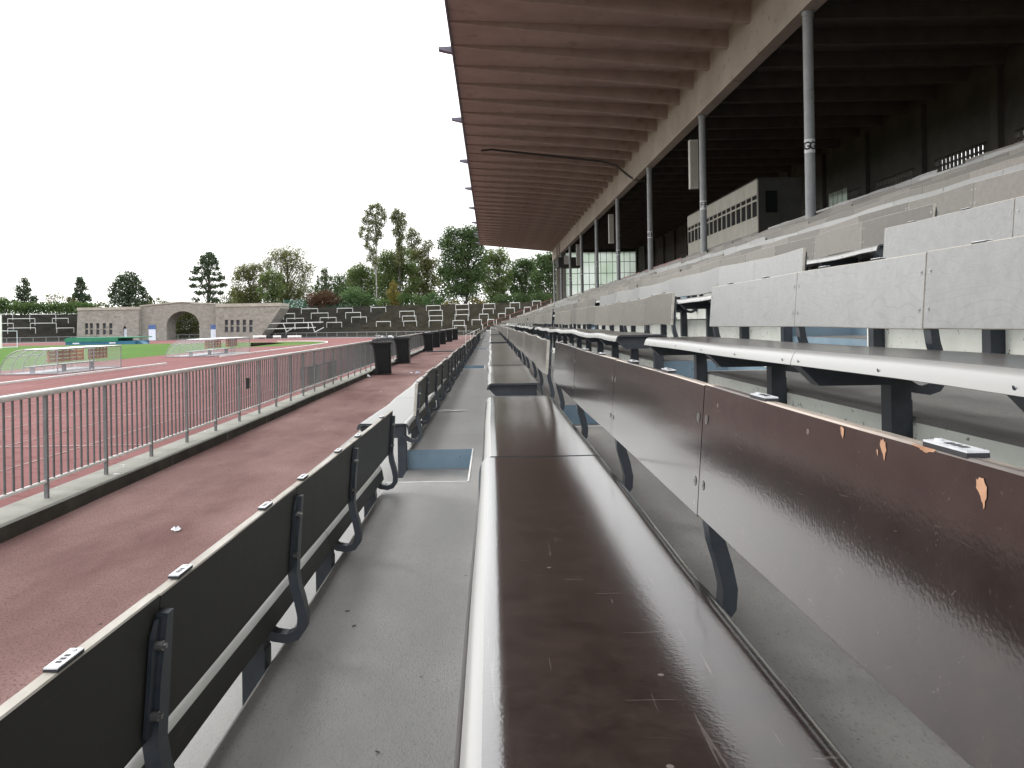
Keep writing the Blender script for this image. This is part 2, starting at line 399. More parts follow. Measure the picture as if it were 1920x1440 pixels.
b.face([(-25.7, -40, ZT + .006), (-25.7, 100, ZT + .006), (-31, 109, ZT + .006), (-70, 109, ZT + .006), (-92, 100, ZT + .006), (-92, -40, ZT + .006)])
pp = [(470, 650.5), (530, 648.5), (590, 645), (613, 642), (598, 640.6), (540, 641), (470, 643)]
b.face([ground(u, v, ZT + .006) for u, v in pp])
struct(b.build('grass_field', M['grass']))
# painted lane lines, finish lines
b = MB()
def line(p, q, w, z=ZT + .008):
    p, q = Vector((*p, 0)), Vector((*q, 0)); d = (q - p).normalized(); n_ = Vector((-d.y, d.x, 0)) * w / 2
    b.face([(*(p + n_).xy, z), (*(p - n_).xy, z), (*(q - n_).xy, z), (*(q + n_).xy, z)])
for i, x in enumerate((7.35, 8.85, 10.33, 11.75, 13.1, 14.55, 16.0, 17.4)):
    line((-x, -30), (-x, CY), .045)
    r = 48.0 - x
    pv = None
    for a in range(90, -91, -3):
        p = bend(r, a)
        if pv: line(pv, p, .055, ZT + .008)
        pv = p
line((-19.3, 19.55), (-5.9, 19.55), .07, ZT + .010); line((-19.3, 14.43), (-6.3, 14.43), .08, ZT + .010)
for (p, q) in (((525, 647.5), (575, 646)), ((560, 638.2), (610, 639.4)), ((470, 640), (560, 638.2))):
    a_, b_ = ground(*p, ZT), ground(*q, ZT); line(a_.xy, b_.xy, .35, ZT + .010)
struct(b.build('track_markings', M['lane']))
# raised white inner kerb in two lengths
def kerb_rail(name, pts, label):
    b = MB()
    for p, q in zip(pts[:-1], pts[1:]):
        p, q = Vector(p), Vector(q); d = (q - p).normalized(); n_ = Vector((-d.y, d.x)) * .06
        for z0, z1 in ((ZT, ZT + .03), (ZT + .034, ZT + .085)):
            c = [p + n_, p - n_, q - n_, q + n_]
            i = len(b.v)
            b.v += [(*v, z0) for v in c] + [(*v, z1) for v in c]
            for f in ((3,2,1,0),(4,5,6,7),(0,1,5,4),(1,2,6,5),(2,3,7,6),(3,0,4,7)):
                b.f.append(tuple(i + j for j in f)); b.m.append(0)
    o = b.build(name, M['white_rail']); return tag(o, label, 'track kerb', 'white inner kerbs of the running track')
kerb_rail('track_kerb', [(-19.35, 5), (-19.1, 47)], 'straight white raised track kerb in front of the nearer dugout')
cur = [(-19.3, 57), (-19.2, 72), (-19.4, 86), (-19.9, 97)] + [(-20.9 - 9 * (1 - math.cos(R(a))), 101 + 11 * math.sin(R(a))) for a in range(10, 91, 10)]
kerb_rail('track_kerb', cur, 'white raised track kerb that bends left beyond the farther dugout')

# ------------------------------------------------------------------ path, kerb, fence
b = MB(); b.prism([(-3.50, -12), (-1.335, -12), (-1.335, 103), (-4.19, 103)], 2, ZP - .4, ZP); struct(b.build('path', M['path']))
b = MB()
poly = [(-3.92, ZT), (-3.92, -1.41), (-3.90, -1.395), (-3.565, -1.395), (-3.545, -1.41), (-3.54, ZP - .3)]
ys = [-12 + i * 1.9 for i in range(60)]
for y in ys:
    w = lambda: random.uniform(-.008, .008)
    b.prism([(x + (w() if i == 4 else 0), z) for i, (x, z) in enumerate(poly)], 1, y, y + 1.894, 0)
kb = b.build('kerb', [M['kerb'], M['moss_shade']])
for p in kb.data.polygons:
    if p.normal.x > .9 and p.center.x > -3.6: p.material_index = 1  # face towards the stand gets the shade-darkened slot
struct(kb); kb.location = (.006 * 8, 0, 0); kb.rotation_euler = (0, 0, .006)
fence = empty('fence', (-3.72, 0, -1.395), 'long galvanised railing with vertical bars on the kerb beside the red path', 'fence')
FB = Vector((-3.72, 0, -1.395))
SPL = .006
fence.location = (-3.72 + SPL * 8, 0, -1.395); fence.rotation_euler = (0, 0, SPL)
b = MB(); b.tube([(0, -8, .875), (0, 40, .88), (0, 101, .88)], .027, 10); b.build('handrail', M['rail_top'], fence, smooth=True)
b = MB(); b.tube([(0, -8, .14), (0, 101, .14)], .015, 8); b.build('bottom_rail', M['white_rail'], fence)  # light caught along the bar's top painted as white steel
b = MB(); b.box((-.015, -.015, 0), (.015, .015, .86))
post0 = b.build('post', M['galv'], fence)
b = MB()
for j in range(1, 9): b.tube([(0, j * .1156, .135), (0, j * .1156, .86)], .0095, 6, caps=False)
pan0 = b.build('picket_panel', M['picket'], fence)
first = True
y = -6.32 + .17
NPO = 96
for i in range(NPO):
    yy = -5.0 + .21 + i * 1.04
    if i == 0: post0.location = (0, yy, 0); pan0.location = (0, yy, 0)
    else: inst(post0, fence, (0, yy, 0)); inst(pan0, fence, (0, yy, 0))
# small tag hung on the fence
b = MB(); b.box((-.01, 0, 0), (.01, .12, .16)); tag(b.build('sign_plate', M['ink'], None, (0, 0, 0)), 'small dark plate tied to the bars of the railing', 'plate')
bpy.data.objects['sign_plate'].location = (-3.69, 12.05, -.93)
# low steel barrier leaning behind the fence
bar = empty('crowd_barrier', (-4.03, 17, ZT), 'grey steel crowd barrier standing behind the railing', 'barrier')
b = MB(); z1, z0 = 1.20, .12
b.tube([(0, 0, z0), (0, 0, z1), (0, 3.8, z1), (0, 3.8, z0), (0, 0, z0)], .022, 6); b.build('frame', M['galv'], bar)
b = MB()
for j in range(1, 30): b.tube([(0, j * 3.8 / 30, z0), (0, j * 3.8 / 30, z1)], .009, 5, caps=False)
b.build('bar_infill', M['galv'], bar)
for yy in (.5, 3.3):
    b = MB(); b.tube([(-.3, yy, .03), (.1, yy, .03)], .025, 6); b.tube([(0, yy, .03), (0, yy, z0)], .02, 6); b.build('foot', M['galv'], bar)
b = MB(); b.box((-3.5, 43.6, ZP + .002), (-1.8, 44.25, ZP + .05)); tag(b.build('dark_strip', M['ink']), 'dark strip laid across the red path beside the bins', 'cable ramp')  # low dark box spanning the path

# ------------------------------------------------------------------ wheelie bins
def bin_parts(root):
    b = MB()
    def ring(w, d, z, y0=0):
        return [(-w / 2, y0 - d / 2, z), (w / 2, y0 - d / 2, z), (w / 2, y0 + d / 2, z), (-w / 2, y0 + d / 2, z)]
    # in local frame: +x faces away from the fence (front), handle side at -x
    secs = [(.44, .46, .03, .05), (.46, .48, .12, .04), (.52, .54, .80, .01), (.56, .57, .93, 0), (.60, .60, .935, 0), (.60, .60, .99, 0)]
    prev = None
    for w, d, z, off in secs:
        i = len(b.v); c = .05
        q = []
        for sx, sy in ((-1, -1), (1, -1), (1, 1), (-1, 1)):
            a = (sx * w / 2 + off, sy * d / 2)
            e1 = (a[0] - sx * c, a[1]); e2 = (a[0], a[1] - sy * c)
            q += ([e2, e1] if sx * sy > 0 else [e1, e2])
        b.v += [(x, y_, z) for x, y_ in q]
        if prev is not None:
            for j in range(8):
                b.f.append((prev + j, prev + (j + 1) % 8, i + (j + 1) % 8, i + j)); b.m.append(0)
        prev = i
    b.f.append(tuple(range(0, 8))[::-1]); b.m.append(0)
    b.f.append(tuple(prev + j for j in range(8))); b.m.append(0)
    b.box((.2, -.12, .70), (.285, .12, .73)); b.box((.24, -.2, .03), (.28, .2, .10))
    o1 = b.build('body', M['bin'], root)
    o2 = []
    for sy in (-1, 1):
        b = MB(); b.tube([(-.19, sy * .20, .10), (-.19, sy * .265, .10)], .10, 14); o2.append(b.build('wheel', M['tyre'], root))
    b = MB(); b.tube([(-.28, -.22, .93), (-.36, -.22, .96), (-.36, .22, .96), (-.28, .22, .93)], .018, 6); o3 = b.build('handle', M['bin'], root)
    return o1, o2, o3
def lid_mesh(tilt):
    b = MB()
    pts = [(-.31, -.30, 0), (.33, -.30, 0), (.33, .30, 0), (-.31, .30, 0)]
    top = [(-.27, -.26, .05), (.27, -.26, .045), (.27, .26, .045), (-.27, .26, .05)]
    i = len(b.v); b.v += pts + top
    for f in ((3,2,1,0),(4,5,6,7),(0,1,5,4),(1,2,6,5),(2,3,7,6),(3,0,4,7)): b.f.append(tuple(i + j for j in f)); b.m.append(0)
    b.box((-.3, -.12, .05), (.2, .12, .062))
    return b
bins = [(717, 702, 'front most black wheelie bin, overfull with rubbish lifting its lid, by the railing'),
        (752, 682, 'second black wheelie bin along the railing, lid shut, just behind the overfull one'),
        (797, 659, 'black wheelie bin beside the dark strip on the path'),
        (815, 652, 'fourth black wheelie bin along the railing'),
        (829, 646, 'fifth black wheelie bin along the railing'),
        (842, 641.5, 'sixth black wheelie bin along the railing, last but one'),
        (853, 638, 'farthest black wheelie bin along the railing')]
first = None
for i, (u, v, lab) in enumerate(bins):
    p = ground(u, v, ZP)
    p.x = max(p.x, -3.55 + .25 - .006 * (p.y - 8))
    root = empty('wheelie_bin', p, lab, 'bin', 'black wheelie bins along the railing')
    root.rotation_euler = (0, 0, R(random.uniform(-6, 6)))
    if first is None:
        first = root; parts = bin_parts(root)
        lid0 = lid_mesh(0).build('lid', M['bin'], root); lid0.location = (0, 0, 1.03); lid0.rotation_euler = (R(3), R(-6), 0)
        lid0.location = (0, 0, 1.06)
        lidm = lid0.data
    else:
        inst(parts[0], root); inst(parts[2], root)
        for w in parts[1]: inst(w, root)
        l = inst(lid0, root); l.location = (0, 0, .992); l.rotation_euler = (0, 0, 0)
b = MB()
for i in range(14):
    c = Vector((random.uniform(-.2, .26), random.uniform(-.2, .2), random.uniform(0, .04)))
    q = [c + Vector((random.uniform(-.09, .09), random.uniform(-.09, .09), random.uniform(-.02, .05))) for _ in range(4)]
    b.face(q)
p = Vector(first.location)
tag(b.build('rubbish', M['paper'], None, (0, 0, 0)), 'white crumpled rubbish and reflection stand-in on the lid of the overfull wheelie bin', 'rubbish').location = p + Vector((.03, 0, 1.125))  # scraps on the lid also stand in for its white reflection

# litter
def crumple(name, loc, size, m, lab, cat, n=9):
    b = MB()
    ctr = [Vector((math.cos(2 * math.pi * i / n) * size * random.uniform(.55, 1.1), math.sin(2 * math.pi * i / n) * size * random.uniform(.55, 1.1), random.uniform(.003, size * .35))) for i in range(n)]
    top = Vector((0, 0, size * .45))
    for i in range(n):
        a, c = ctr[i], ctr[(i + 1) % n]; mid = (a + c) / 2 * .5 + Vector((0, 0, size * random.uniform(.2, .6)))
        b.face([a, c, mid]); b.face([a, mid, top]); b.face([mid, c, top])
    o = b.build(name, m, None, (0, 0, 0)); o.location = loc
    return tag(o, lab, cat)
g = ground(330, 995, ZP); crumple('paper_scrap', g + Vector((0, 0, .002)), .045, M['paper'], 'crumpled white paper scrap on the near red path', 'litter')
g = ground(688, 707, ZP); crumple('paper_scrap', g + Vector((0, 0, .002)), .14, M['paper'], 'flattened white paper at the foot of the overfull bin', 'litter')
g = ground(782, 700.5, ZP); crumple('plastic_bag', g + Vector((0, 0, .002)), .11, M['bag'], 'small bluish plastic bag on the path to the right of the overfull bin', 'litter')
g = ground(771, 700, ZP); crumple('paper_scrap', g + Vector((0, 0, .002)), .07, M['paper'], 'small pale scrap just left of the bluish plastic bag', 'litter')
b = MB()
for i in range(150):
    x = random.uniform(-3.5, -1.4); yy = 1.5 + random.random() ** 1.3 * 45; a = random.uniform(0, 6.3); s = random.uniform(.004, .011)
    c = Vector((x, yy, ZP + .003)); d = Vector((math.cos(a), math.sin(a), 0)) * s; e = Vector((-d.y, d.x, .3 * s)) * .6
    b.face([c - d - e, c + d - e * .5, c + d + e + Vector((0, 0, s * .3)), c - d + e], 0 if random.random() < .2 else 1)
for i in range(16):
    x = random.uniform(-.5, -.05); yy = 1.2 + random.random() * 9; a = random.uniform(0, 6.3); s_ = random.uniform(.003, .007)
    if 3.9 < yy < 5.15: continue
    c = Vector((x, yy, T1 + .002)); d = Vector((math.cos(a), math.sin(a), 0)) * s_; e = Vector((-d.y, d.x, .2 * s_)) * .6
    b.face([c - d - e, c + d - e * .5, c + d + e, c - d + e], 1)
o = b.build('leaf_litter', [M['paper'], M['bark']], fix=False); tag(o, 'scattered tiny leaf fragments and crumbs over the red path and grey walkway', 'litter'); o['kind'] = 'stuff'
g = Vector((-.40, 7.2, T1 + .003))
b = MB(); b.face([(-.12, .02, 0), (.02, -.03, .004), (.2, .03, .01), (.05, .05, .004)]); b.face([(-.14, .05, 0), (-.02, .04, .006), (.04, .08, .012), (-.1, .09, .002)])
o = b.build('newspaper_sheet', M['paper'], None, (0, 0, 0)); o.location = g; tag(o, 'torn white paper sheet lying on the grey walkway', 'litter')

# ------------------------------------------------------------------ grandstand
gs = empty('grandstand', (0, 0, ZT), 'long concrete grandstand with stepped tiers under a ribbed cantilever roof on grey columns', 'grandstand')
GB = (0, 0, ZT)
def gpart(b, name, m, smooth=False): return b.build(name, m, gs, GB, smooth)
NOTCH = .41
b = MB()    # slots: 0 tread, 1 riser, 2 blue, 3 white line
ivs = []
y = Y_NEAR
i = 0
while y < Y_END:
    a0, a1 = aisle(i)
    if a0 >= Y_END: ivs.append((y, Y_END, False)); break
    ivs.append((y, a0, False)); ivs.append((a0, min(a1, Y_END), True)); y = a1; i += 1
for k in range(-1, KMAX + 2):
    x0, x1 = rx(k), rx(k + 1)
    if k == KMAX + 1: x1 = 17.0
    z1 = tz(k); z0 = tz(k - 1) if k > -1 else ZP - .05
    for ya, yb, is_a in ivs:
        if not is_a or k == KMAX + 1:
            n = max(1, int((yb - ya) / 2.5))
            for j in range(n):
                p0, p1 = ya + (yb - ya) * j / n, ya + (yb - ya) * (j + 1) / n
                e = .012
                b.face([(x0 + e, p0, z1), (x1, p0, z1), (x1, p1, z1), (x0 + e, p1, z1)], 0)
                b.face([(x0, p0, z1 - e), (x0 + e, p0, z1), (x0 + e, p1, z1), (x0, p1, z1 - e)], 0)
                b.face([(x0, p0, z0), (x0, p0, z1 - e), (x0, p1, z1 - e), (x0, p1, z0)], 1)
        else:
            zm = z0 + (z1 - z0) * .55
            xn = x0 + NOTCH
            b.face([(xn, ya, z1), (x1, ya, z1), (x1, yb, z1), (xn, yb, z1)], 0)
            b.face([(x0, ya, zm), (xn, ya, zm), (xn, yb, zm), (x0, yb, zm)], 0)
            b.face([(xn, ya, zm), (xn, ya, z1), (xn, yb, z1), (xn, yb, zm)], 2)
            b.face([(x0, ya, zm), (xn, ya, zm), (xn, ya, z1), (x0, ya, z1)], 2)
            b.face([(x0, yb, zm), (xn, yb, zm), (xn, yb, z1), (x0, yb, z1)], 2)
            b.face([(x0, ya, z0), (x0, ya, zm), (x0, yb, zm), (x0, yb, z0)], 2)
            # white painted edges a few mm proud
            w = .007
            b.box((xn - .002, ya, z1 - .004), (xn + w, yb, z1 + .003), 3)
            b.box((x0 + .004, ya - w, z1 - .004), (xn, ya + .002, z1 + .003), 3)
for k in range(-1, KMAX + 1):
    for yj in (17.7, 27.7, 37.7, 47.7):
        b.face([(rx(k) + .013, yj, tz(k) + .003), (rx(k + 1) - .003, yj, tz(k) + .003), (rx(k + 1) - .003, yj + .018, tz(k) + .003), (rx(k) + .013, yj + .018, tz(k) + .003)], 4)
# closing end wall
poly = [(rx(-1), ZT - .04)]
for k in range(-1, KMAX + 2):
    poly += [(rx(k), tz(k) - .004), (rx(k + 1) if k <= KMAX else 17.0, tz(k) - .004)]
poly += [(17.0, ZT - .04)]
b.face([(x, Y_END, z) for x, z in poly], 1)
b.face([(x, Y_NEAR, z) for x, z in poly], 1)
gpart(b, 'tiered_floor', [M['tread'], M['riser'], M['blue'], M['whiteline'], M['moss_shade']])

# roof: sloping slab, tapered ribs, beam, columns
ZE = 9.10
XB0, XB1, XW = 7.3, 7.66, 17.0
ZBEAM = 7.12
RY0, RY1 = -6.0, 93.0
b = MB()
def slab_z(x): return ZE + .05 if x < -1 else ZE + .05 - (x + 1.1) * .05
b.prism([(-1.1, ZE + .04), (XB0 + .2, 8.72), (XB0 + .2, 9.15), (-1.1, ZE + .26)], 1, RY0, RY1)
roof = gpart(b, 'roof', M['roof'])
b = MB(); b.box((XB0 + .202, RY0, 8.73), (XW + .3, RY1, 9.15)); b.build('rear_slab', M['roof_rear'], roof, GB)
b = MB(); b.box((-1.16, RY0, ZE - .05), (-1.103, RY1, ZE + .28)); o = b.build('edge_fascia', M['fascia'], roof, GB)
rb = MB()
rb.prism([(-1.08, ZE + .035), (-1.08, ZE - .02), (XB0 + .003, 8.19), (XB0 + .003, 8.75)], 1, -.09, .09)
rib0 = rb.build('rib', M['roof'], roof, (0, 0, ZT))
ry = 24.2 - 2.08 * 14
n = 0
while ry < RY1:
    if n == 0: rib0.location = (0, ry, 0)
    else: inst(rib0, roof, (0, ry, 0))
    n += 1; ry += 2.08
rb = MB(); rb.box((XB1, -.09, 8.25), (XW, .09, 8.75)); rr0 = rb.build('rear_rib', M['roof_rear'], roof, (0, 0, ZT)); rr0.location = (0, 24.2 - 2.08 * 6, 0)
ry = 24.2 - 2.08 * 5
while ry < RY1:
    inst(rr0, roof, (0, ry, 0)); ry += 2.08
sp = MB(); sp.prism([(-1.16, ZE + .05), (-1.62, ZE + .16), (-1.62, ZE + .24), (-1.16, ZE + .26)], 1, -.14, .14)
sp0 = sp.build('gutter_spout', M['fascia'], roof, (0, 0, ZT)); sp0.location = (0, 17.8, 0)
for i in range(1, 9): inst(sp0, roof, (0, 17.8 + 9.3 * i, 0))
b = MB()
for i in range(-1, 10):
    ya, yb = 9.3 * i + .006, 9.3 * (i + 1) - .006
    b.box((XB0, max(ya, RY0), ZBEAM), (XB1, min(yb, RY1), 8.80))
gpart(b, 'roof_beam', M['beam'])
b = MB()
pz = 8.35
b.tube([(-.35, 41.4, ZE - .16), (.2, 41.4, ZE - .12), (5.9, 41.4, 8.28), (6.6, 41.2, 8.0), (7.2, 40.6, 7.3), (7.5, 40.2, 7.02), (8.5, 40.2, 7.05)], .055, 8); gpart(b, 'drain_pipe', M['pipe'], True)
for (u, v, Y) in ((1306, 178, 29.5), (1218, 237, 37.0)):
    q = at(u, v, Y); b = MB(); b.box((q.x - .09, q.y - .06, q.z - .22), (q.x + .09, q.y + .06, q.z + .25))
    b.tube([(q.x, q.y, q.z + .25), (q.x, q.y, 8.75)], .02, 6)
    b.tube([(q.x + .1, q.y, q.z - .2), (q.x + .25, q.y - .1, q.z - .7)], .015, 6); gpart(b, 'junction_box', M['pipe'])
# columns with lettered bands
letters = {1: 'H', 2: 'G', 3: 'F', 4: 'E', 5: 'D', 6: 'C', 7: 'B', 8: 'A'}
def wrap_text(ch, size, r, ang, zc):
    cu = bpy.data.curves.new('t', 'FONT'); cu.body = ch; cu.size = size; cu.align_x = 'CENTER'; cu.align_y = 'CENTER'; cu.extrude = 0
    cu.offset = size * .035
    to = bpy.data.objects.new('t', cu); S.collection.objects.link(to)
    bpy.context.view_layer.update()
    me = bpy.data.meshes.new_from_object(to.evaluated_get(bpy.context.evaluated_depsgraph_get()))
    bm = bmesh.new(); bm.from_mesh(me)
    bmesh.ops.triangulate(bm, faces=bm.faces)
    bmesh.ops.subdivide_edges(bm, edges=[e for e in bm.edges if e.calc_length() > size * .12], cuts=2)
    bmesh.ops.triangulate(bm, faces=bm.faces)
    vs = []
    for v in bm.verts:
        a = ang + v.co.x / r
        vs.append((r * math.cos(a), r * math.sin(a), zc + v.co.y))
    bm.verts.index_update()
    fs = [tuple(v.index for v in f.verts) for f in bm.faces]
    bm.free(); bpy.data.objects.remove(to); bpy.data.curves.remove(cu); bpy.data.meshes.remove(me)
    return vs, fs
XC = 7.48
for k in range(1, 11):
    Yc = 9.3 * k
    zb = tz(9) - .002
    b = MB(); b.tube([(XC, Yc, zb), (XC, Yc, ZBEAM)], .115, 20); b.tube([(XC, Yc, ZBEAM - .12), (XC, Yc, ZBEAM)], .135, 20); b.tube([(XC, Yc, zb), (XC, Yc, zb + .03)], .17, 16)
    if k == 10: Yc = 92.6
    col = gpart(b, 'column', M['column'], True)
    if k in letters:
        b = MB(); b.tube([(XC, Yc, 3.83), (XC, Yc, 4.15)], .1175, 24, caps=False); band = b.build('letter_band', M['plate'], col, GB, True)
        face = math.atan2(-Yc, -XC)
        bb = MB()
        for off in (-1.75, -.55, .70, 1.95, 3.1):
            vs, fs = wrap_text(letters[k], .25, .1195, face + off, 3.985)
            i0 = len(bb.v); bb.v += [(x + XC, y_ + Yc, z) for x, y_, z in vs]
            bb.f += [tuple(i0 + j for j in f) for f in fs]; bb.m += [0] * len(fs)
        me = bb.build('letters', M['ink'], col, GB, fix=False)
# back wall with lattice openings, end wall with glazing
b = MB(); wbays = []
y = -6.0
ZW0, ZW1 = tz(KMAX + 1) - .05, 8.74
while y < 93:
    y1 = min(y + 4.65, 93)
    yo, yi = y + .72, y + 3.95
    z0w, z1w = 5.0, 5.95
    b.box((XW, y, ZW0), (XW + .3, yo, ZW1)); b.box((XW, yi, ZW0), (XW + .3, y1, ZW1))
    b.box((XW, yo, ZW0), (XW + .3, yi, z0w)); b.box((XW, yo, z1w), (XW + .3, yi, ZW1))
    b.box((XW - .2, y - .2, ZW0), (XW - .002, y + .2, 8.24))
    wbays.append((yo, yi, z0w, z1w)); y = y1
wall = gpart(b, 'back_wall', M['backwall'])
for (yo, yi, z0w, z1w) in wbays:
    b = MB()
    for j in range(1, 13): yy = yo + (yi - yo) * j / 13; b.box((XW + .05, yy - .03, z0w), (XW + .15, yy + .03, z1w))
    for j in range(1, 4): zz = z0w + (z1w - z0w) * j / 4; b.box((XW + .152, yo, zz - .03), (XW + .22, yi, zz + .03))
    b.build('window_lattice', M['backwall'], wall, GB)
# lit slot window low on the back wall, seen behind the nearest column
b = MB()
for j in range(4): b.box((XW - .06, 37.9 + j * .52, 5.3), (XW - .02, 38.3 + j * .52, 6.15))
b.build('slot_window', M['glazing'], wall, GB)
b = MB(); b.box((7.75, 92.7, -2), (8.75, 93.2, 8.74)); gpart(b, 'end_pier', M['pier'])
b = MB(); b.box((8.752, 92.75, 8.05), (17.0, 93.1, 8.73)); b.box((8.752, 92.75, ZW0), (17.0, 93.1, 2.9)); gpart(b, 'end_wall', M['backwall'])
b = MB(); b.box((8.76, 92.9, 2.9), (17.0, 92.94, 8.05)); glz = gpart(b, 'glazed_screen', M['glazing'])
b = MB()
for j in range(0, 13): xx = 8.8 + j * .68; b.box((xx - .025, 92.84, 2.9), (xx + .025, 92.898, 8.05))
for zz in (4.3, 5.6, 6.9): b.box((8.76, 92.80, zz - .03), (17, 92.838, zz + .03))
b.build('mullions', M['steel_blue'], glz, GB)
# press box
pb = empty('press_box', (10.5, 31.2, tz(KMAX + 1)), 'cream press cabin with a long row of dark windows under the roof behind the columns', 'cabin')
PB = (10.5, 31.2, tz(KMAX + 1))
zt_ = 5.46
X0, X1, YA, YB = 10.5, 12.2, 31.2, 42.2
b = MB(); b.box((X0 + .02, YA + .02, PB[2]), (X1, YB, zt_ - .02)); b.build('cabin_wall', M['cabin_dark'], pb, PB)
b = MB(); b.box((X0 - .02, YA - .0, zt_ - .018), (X1 + .02, YB + .02, zt_ + .05)); b.build('cabin_roof', M['cabin_dark'], pb, PB)
b = MB(); b.box((X0 - .04, YA, zt_ - .56), (X0 + .018, YB, zt_ - .02)); b.build('fascia_board', M['cream'], pb, PB)
b = MB(); b.box((X0 - .02, YA, PB[2] + .05), (X0 + .018, YB, zt_ - 1.5)); b.build('lower_panel', M['cream'], pb, PB)
npane = 16
for j in range(npane):
    ya = YA + (YB - YA) * j / npane; yb = YA + (YB - YA) * (j + 1) / npane
    b = MB(); w = .045
    b.box((X0 - .035, ya, zt_ - 1.5), (X0 + .018, ya + w, zt_ - .562)); b.box((X0 - .035, yb - .05, zt_ - 1.5), (X0 + .018, yb - .002, zt_ - .562))
    b.box((X0 - .033, ya + w, zt_ - .84), (X0 + .018, yb - .05, zt_ - .77)); b.box((X0 - .033, ya + w, zt_ - 1.5), (X0 + .018, yb - .05, zt_ - 1.44))
    b.box((X0 - .033, ya + w, zt_ - .60), (X0 + .018, yb - .05, zt_ - .562))
    b.box((X0 - .024, ya, PB[2] + .4), (X0 - .0205, ya + .04, zt_ - 1.5))
    wf = b.build('window_frame', M['cream'], pb, PB)
    b = MB(); b.box((X0 - .004, ya + w, zt_ - 1.44), (X0 + .016, yb - .05, zt_ - .84)); b.box((X0 - .004, ya + w, zt_ - .77), (X0 + .016, yb - .05, zt_ - .60)); b.build('pane', M['darkglass'], wf, PB)
b = MB(); b.box((X0 + .3, YA - .0, 4.15), (X0 + .75, YA + .018, 5.0)); b.build('side_window', M['darkglass'], pb, PB)
# hanging speakers
spk = None
for i, (yy, lab) in enumerate(((31.0, 'tall white loudspeaker hung under the roof beside the second column'), (52.2, 'tall white loudspeaker hung under the roof midway along the columns'), (72.0, 'farthest tall white loudspeaker hung under the roof'))):
    root = empty('loudspeaker', (7.95, yy, 5.08), lab, 'loudspeaker', 'white loudspeakers hanging from the roof')
    if spk is None:
        b = MB(); b.box((-.16, -.12, 0), (.16, .12, 1.88)); c1 = b.build('case', M['speaker'], root)
        b = MB(); b.box((-.13, -.128, .05), (.13, -.122, 1.83)); c2 = b.build('grille', M['cream'], root)
        b = MB(); b.tube([(-.1, 0, 1.88), (-.1, 0, 3.15)], .012, 6); b.tube([(.1, 0, 1.88), (.1, 0, 3.15)], .012, 6); c3 = b.build('hanger', M['pipe'], root)
        spk = (c1, c2, c3)
    else:
        for c in spk: inst(c, root)
# camera platform near the far end
cp = empty('camera_platform', (8.3, 84, 5.7), 'dark box platform with a pale panel hung under the far end of the roof', 'platform')
b = MB(); b.box((-1.2, -1.5, 0), (1.2, 1.5, .12)); b.build('floor', M['cabin_dark'], cp)
b = MB(); b.box((-1.2, -1.5, .12), (1.2, -1.42, .98)); b.box((-1.2, -1.418, .12), (-1.12, 1.5, .98)); b.box((1.12, -1.418, .12), (1.2, 1.5, .98)); b.build('parapet', M['cabin_dark'], cp)
b = MB()
for sx in (-1.1, 1.1):
    for sy in (-1.3, 1.3): b.box((sx - .06, sy - .06, .98), (sx + .06, sy + .06, 2.5))
b.build('hanger_posts', M['pier'], cp)
b = MB(); b.box((-.65, -1.56, .25), (-.05, -1.505, 1.15)); b.build('panel', M['speaker'], cp)

# ------------------------------------------------------------------ benches
# local frame of a bench: x across (0 = camera column of its row), y along, z above its tread
Zo = .79
def back_pts():
    return (.310, -.2985 + Zo), (.325, -.0987 + Zo)
def wave(y, ph, amp):
    return amp * (math.sin(y * 3.4 + ph) * .6 + math.sin(y * 1.3 + ph * 2.1) * .5 + math.sin(y * 6.9 + ph * 1.7) * .22)
SEAT_TOP = [(-.0315, -.388), (-.0285, -.376), (-.0245, -.365), (-.0175, -.3555), (-.006, -.3505), (.02, -.3507), (.08, -.3512), (.16, -.3513), (.23, -.3507), (.262, -.350),
            (.275, -.3515), (.2845, -.358), (.290, -.370), (.2945, -.395), (.298, -.418)]
def seat_mesh(y0, y1, ph, amp, n, mtop, dz=0.0, tw=0.0, gap=.0018, lip0=0, screws=False, rear=False):
    b = MB(); th = .011
    top = SEAT_TOP
    bot = []
    for i, (x, z) in enumerate(top):
        a = top[max(i - 1, 0)]; c = top[min(i + 1, len(top) - 1)]
        d = Vector((c[0] - a[0], c[1] - a[1])).normalized()
        bot.append((x + d.y * th, z - d.x * th))
    ring = top + bot[::-1]
    N = len(ring)
    for s in range(n + 1):
        yy = y0 + gap + (y1 - y0 - 2 * gap) * s / n
        t = (yy - y0) / (y1 - y0) - .5
        for x, z in ring:
            b.v.append((x + wave(yy, ph + 1, amp * .8), yy, z + Zo + dz + tw * t + wave(yy, ph, amp) * (1 - x * 1.5)))
    nt = len(top)
    for s in range(n):
        for i in range(N):
            j = (i + 1) % N
            b.f.append((s * N + i, s * N + j, (s + 1) * N + j, (s + 1) * N + i))
            b.m.append(1 if lip0 <= i < 4 else ((4 if rear else 0) if 9 <= i < 12 else 3 if i >= 12 and i < nt - 1 else 0))
    b.f.append(tuple(range(N))[::-1]); b.m.append(2)
    b.f.append(tuple(n * N + i for i in range(N))); b.m.append(2)
    if screws:
        q = y0 + .06
        while q < y1:
            wx, wz = wave(q, ph + 1, amp * .8), wave(q, ph, amp) * 1.04
            b.face([(-.0305 + wx + .0045 * math.sin(2 * math.pi * t_ / 8) * -.25, q + .004 * math.cos(2 * math.pi * t_ / 8), -.3775 + Zo + dz + wz + .0045 * math.sin(2 * math.pi * t_ / 8)) for t_ in range(8)], 2)
            q += .415
    return b
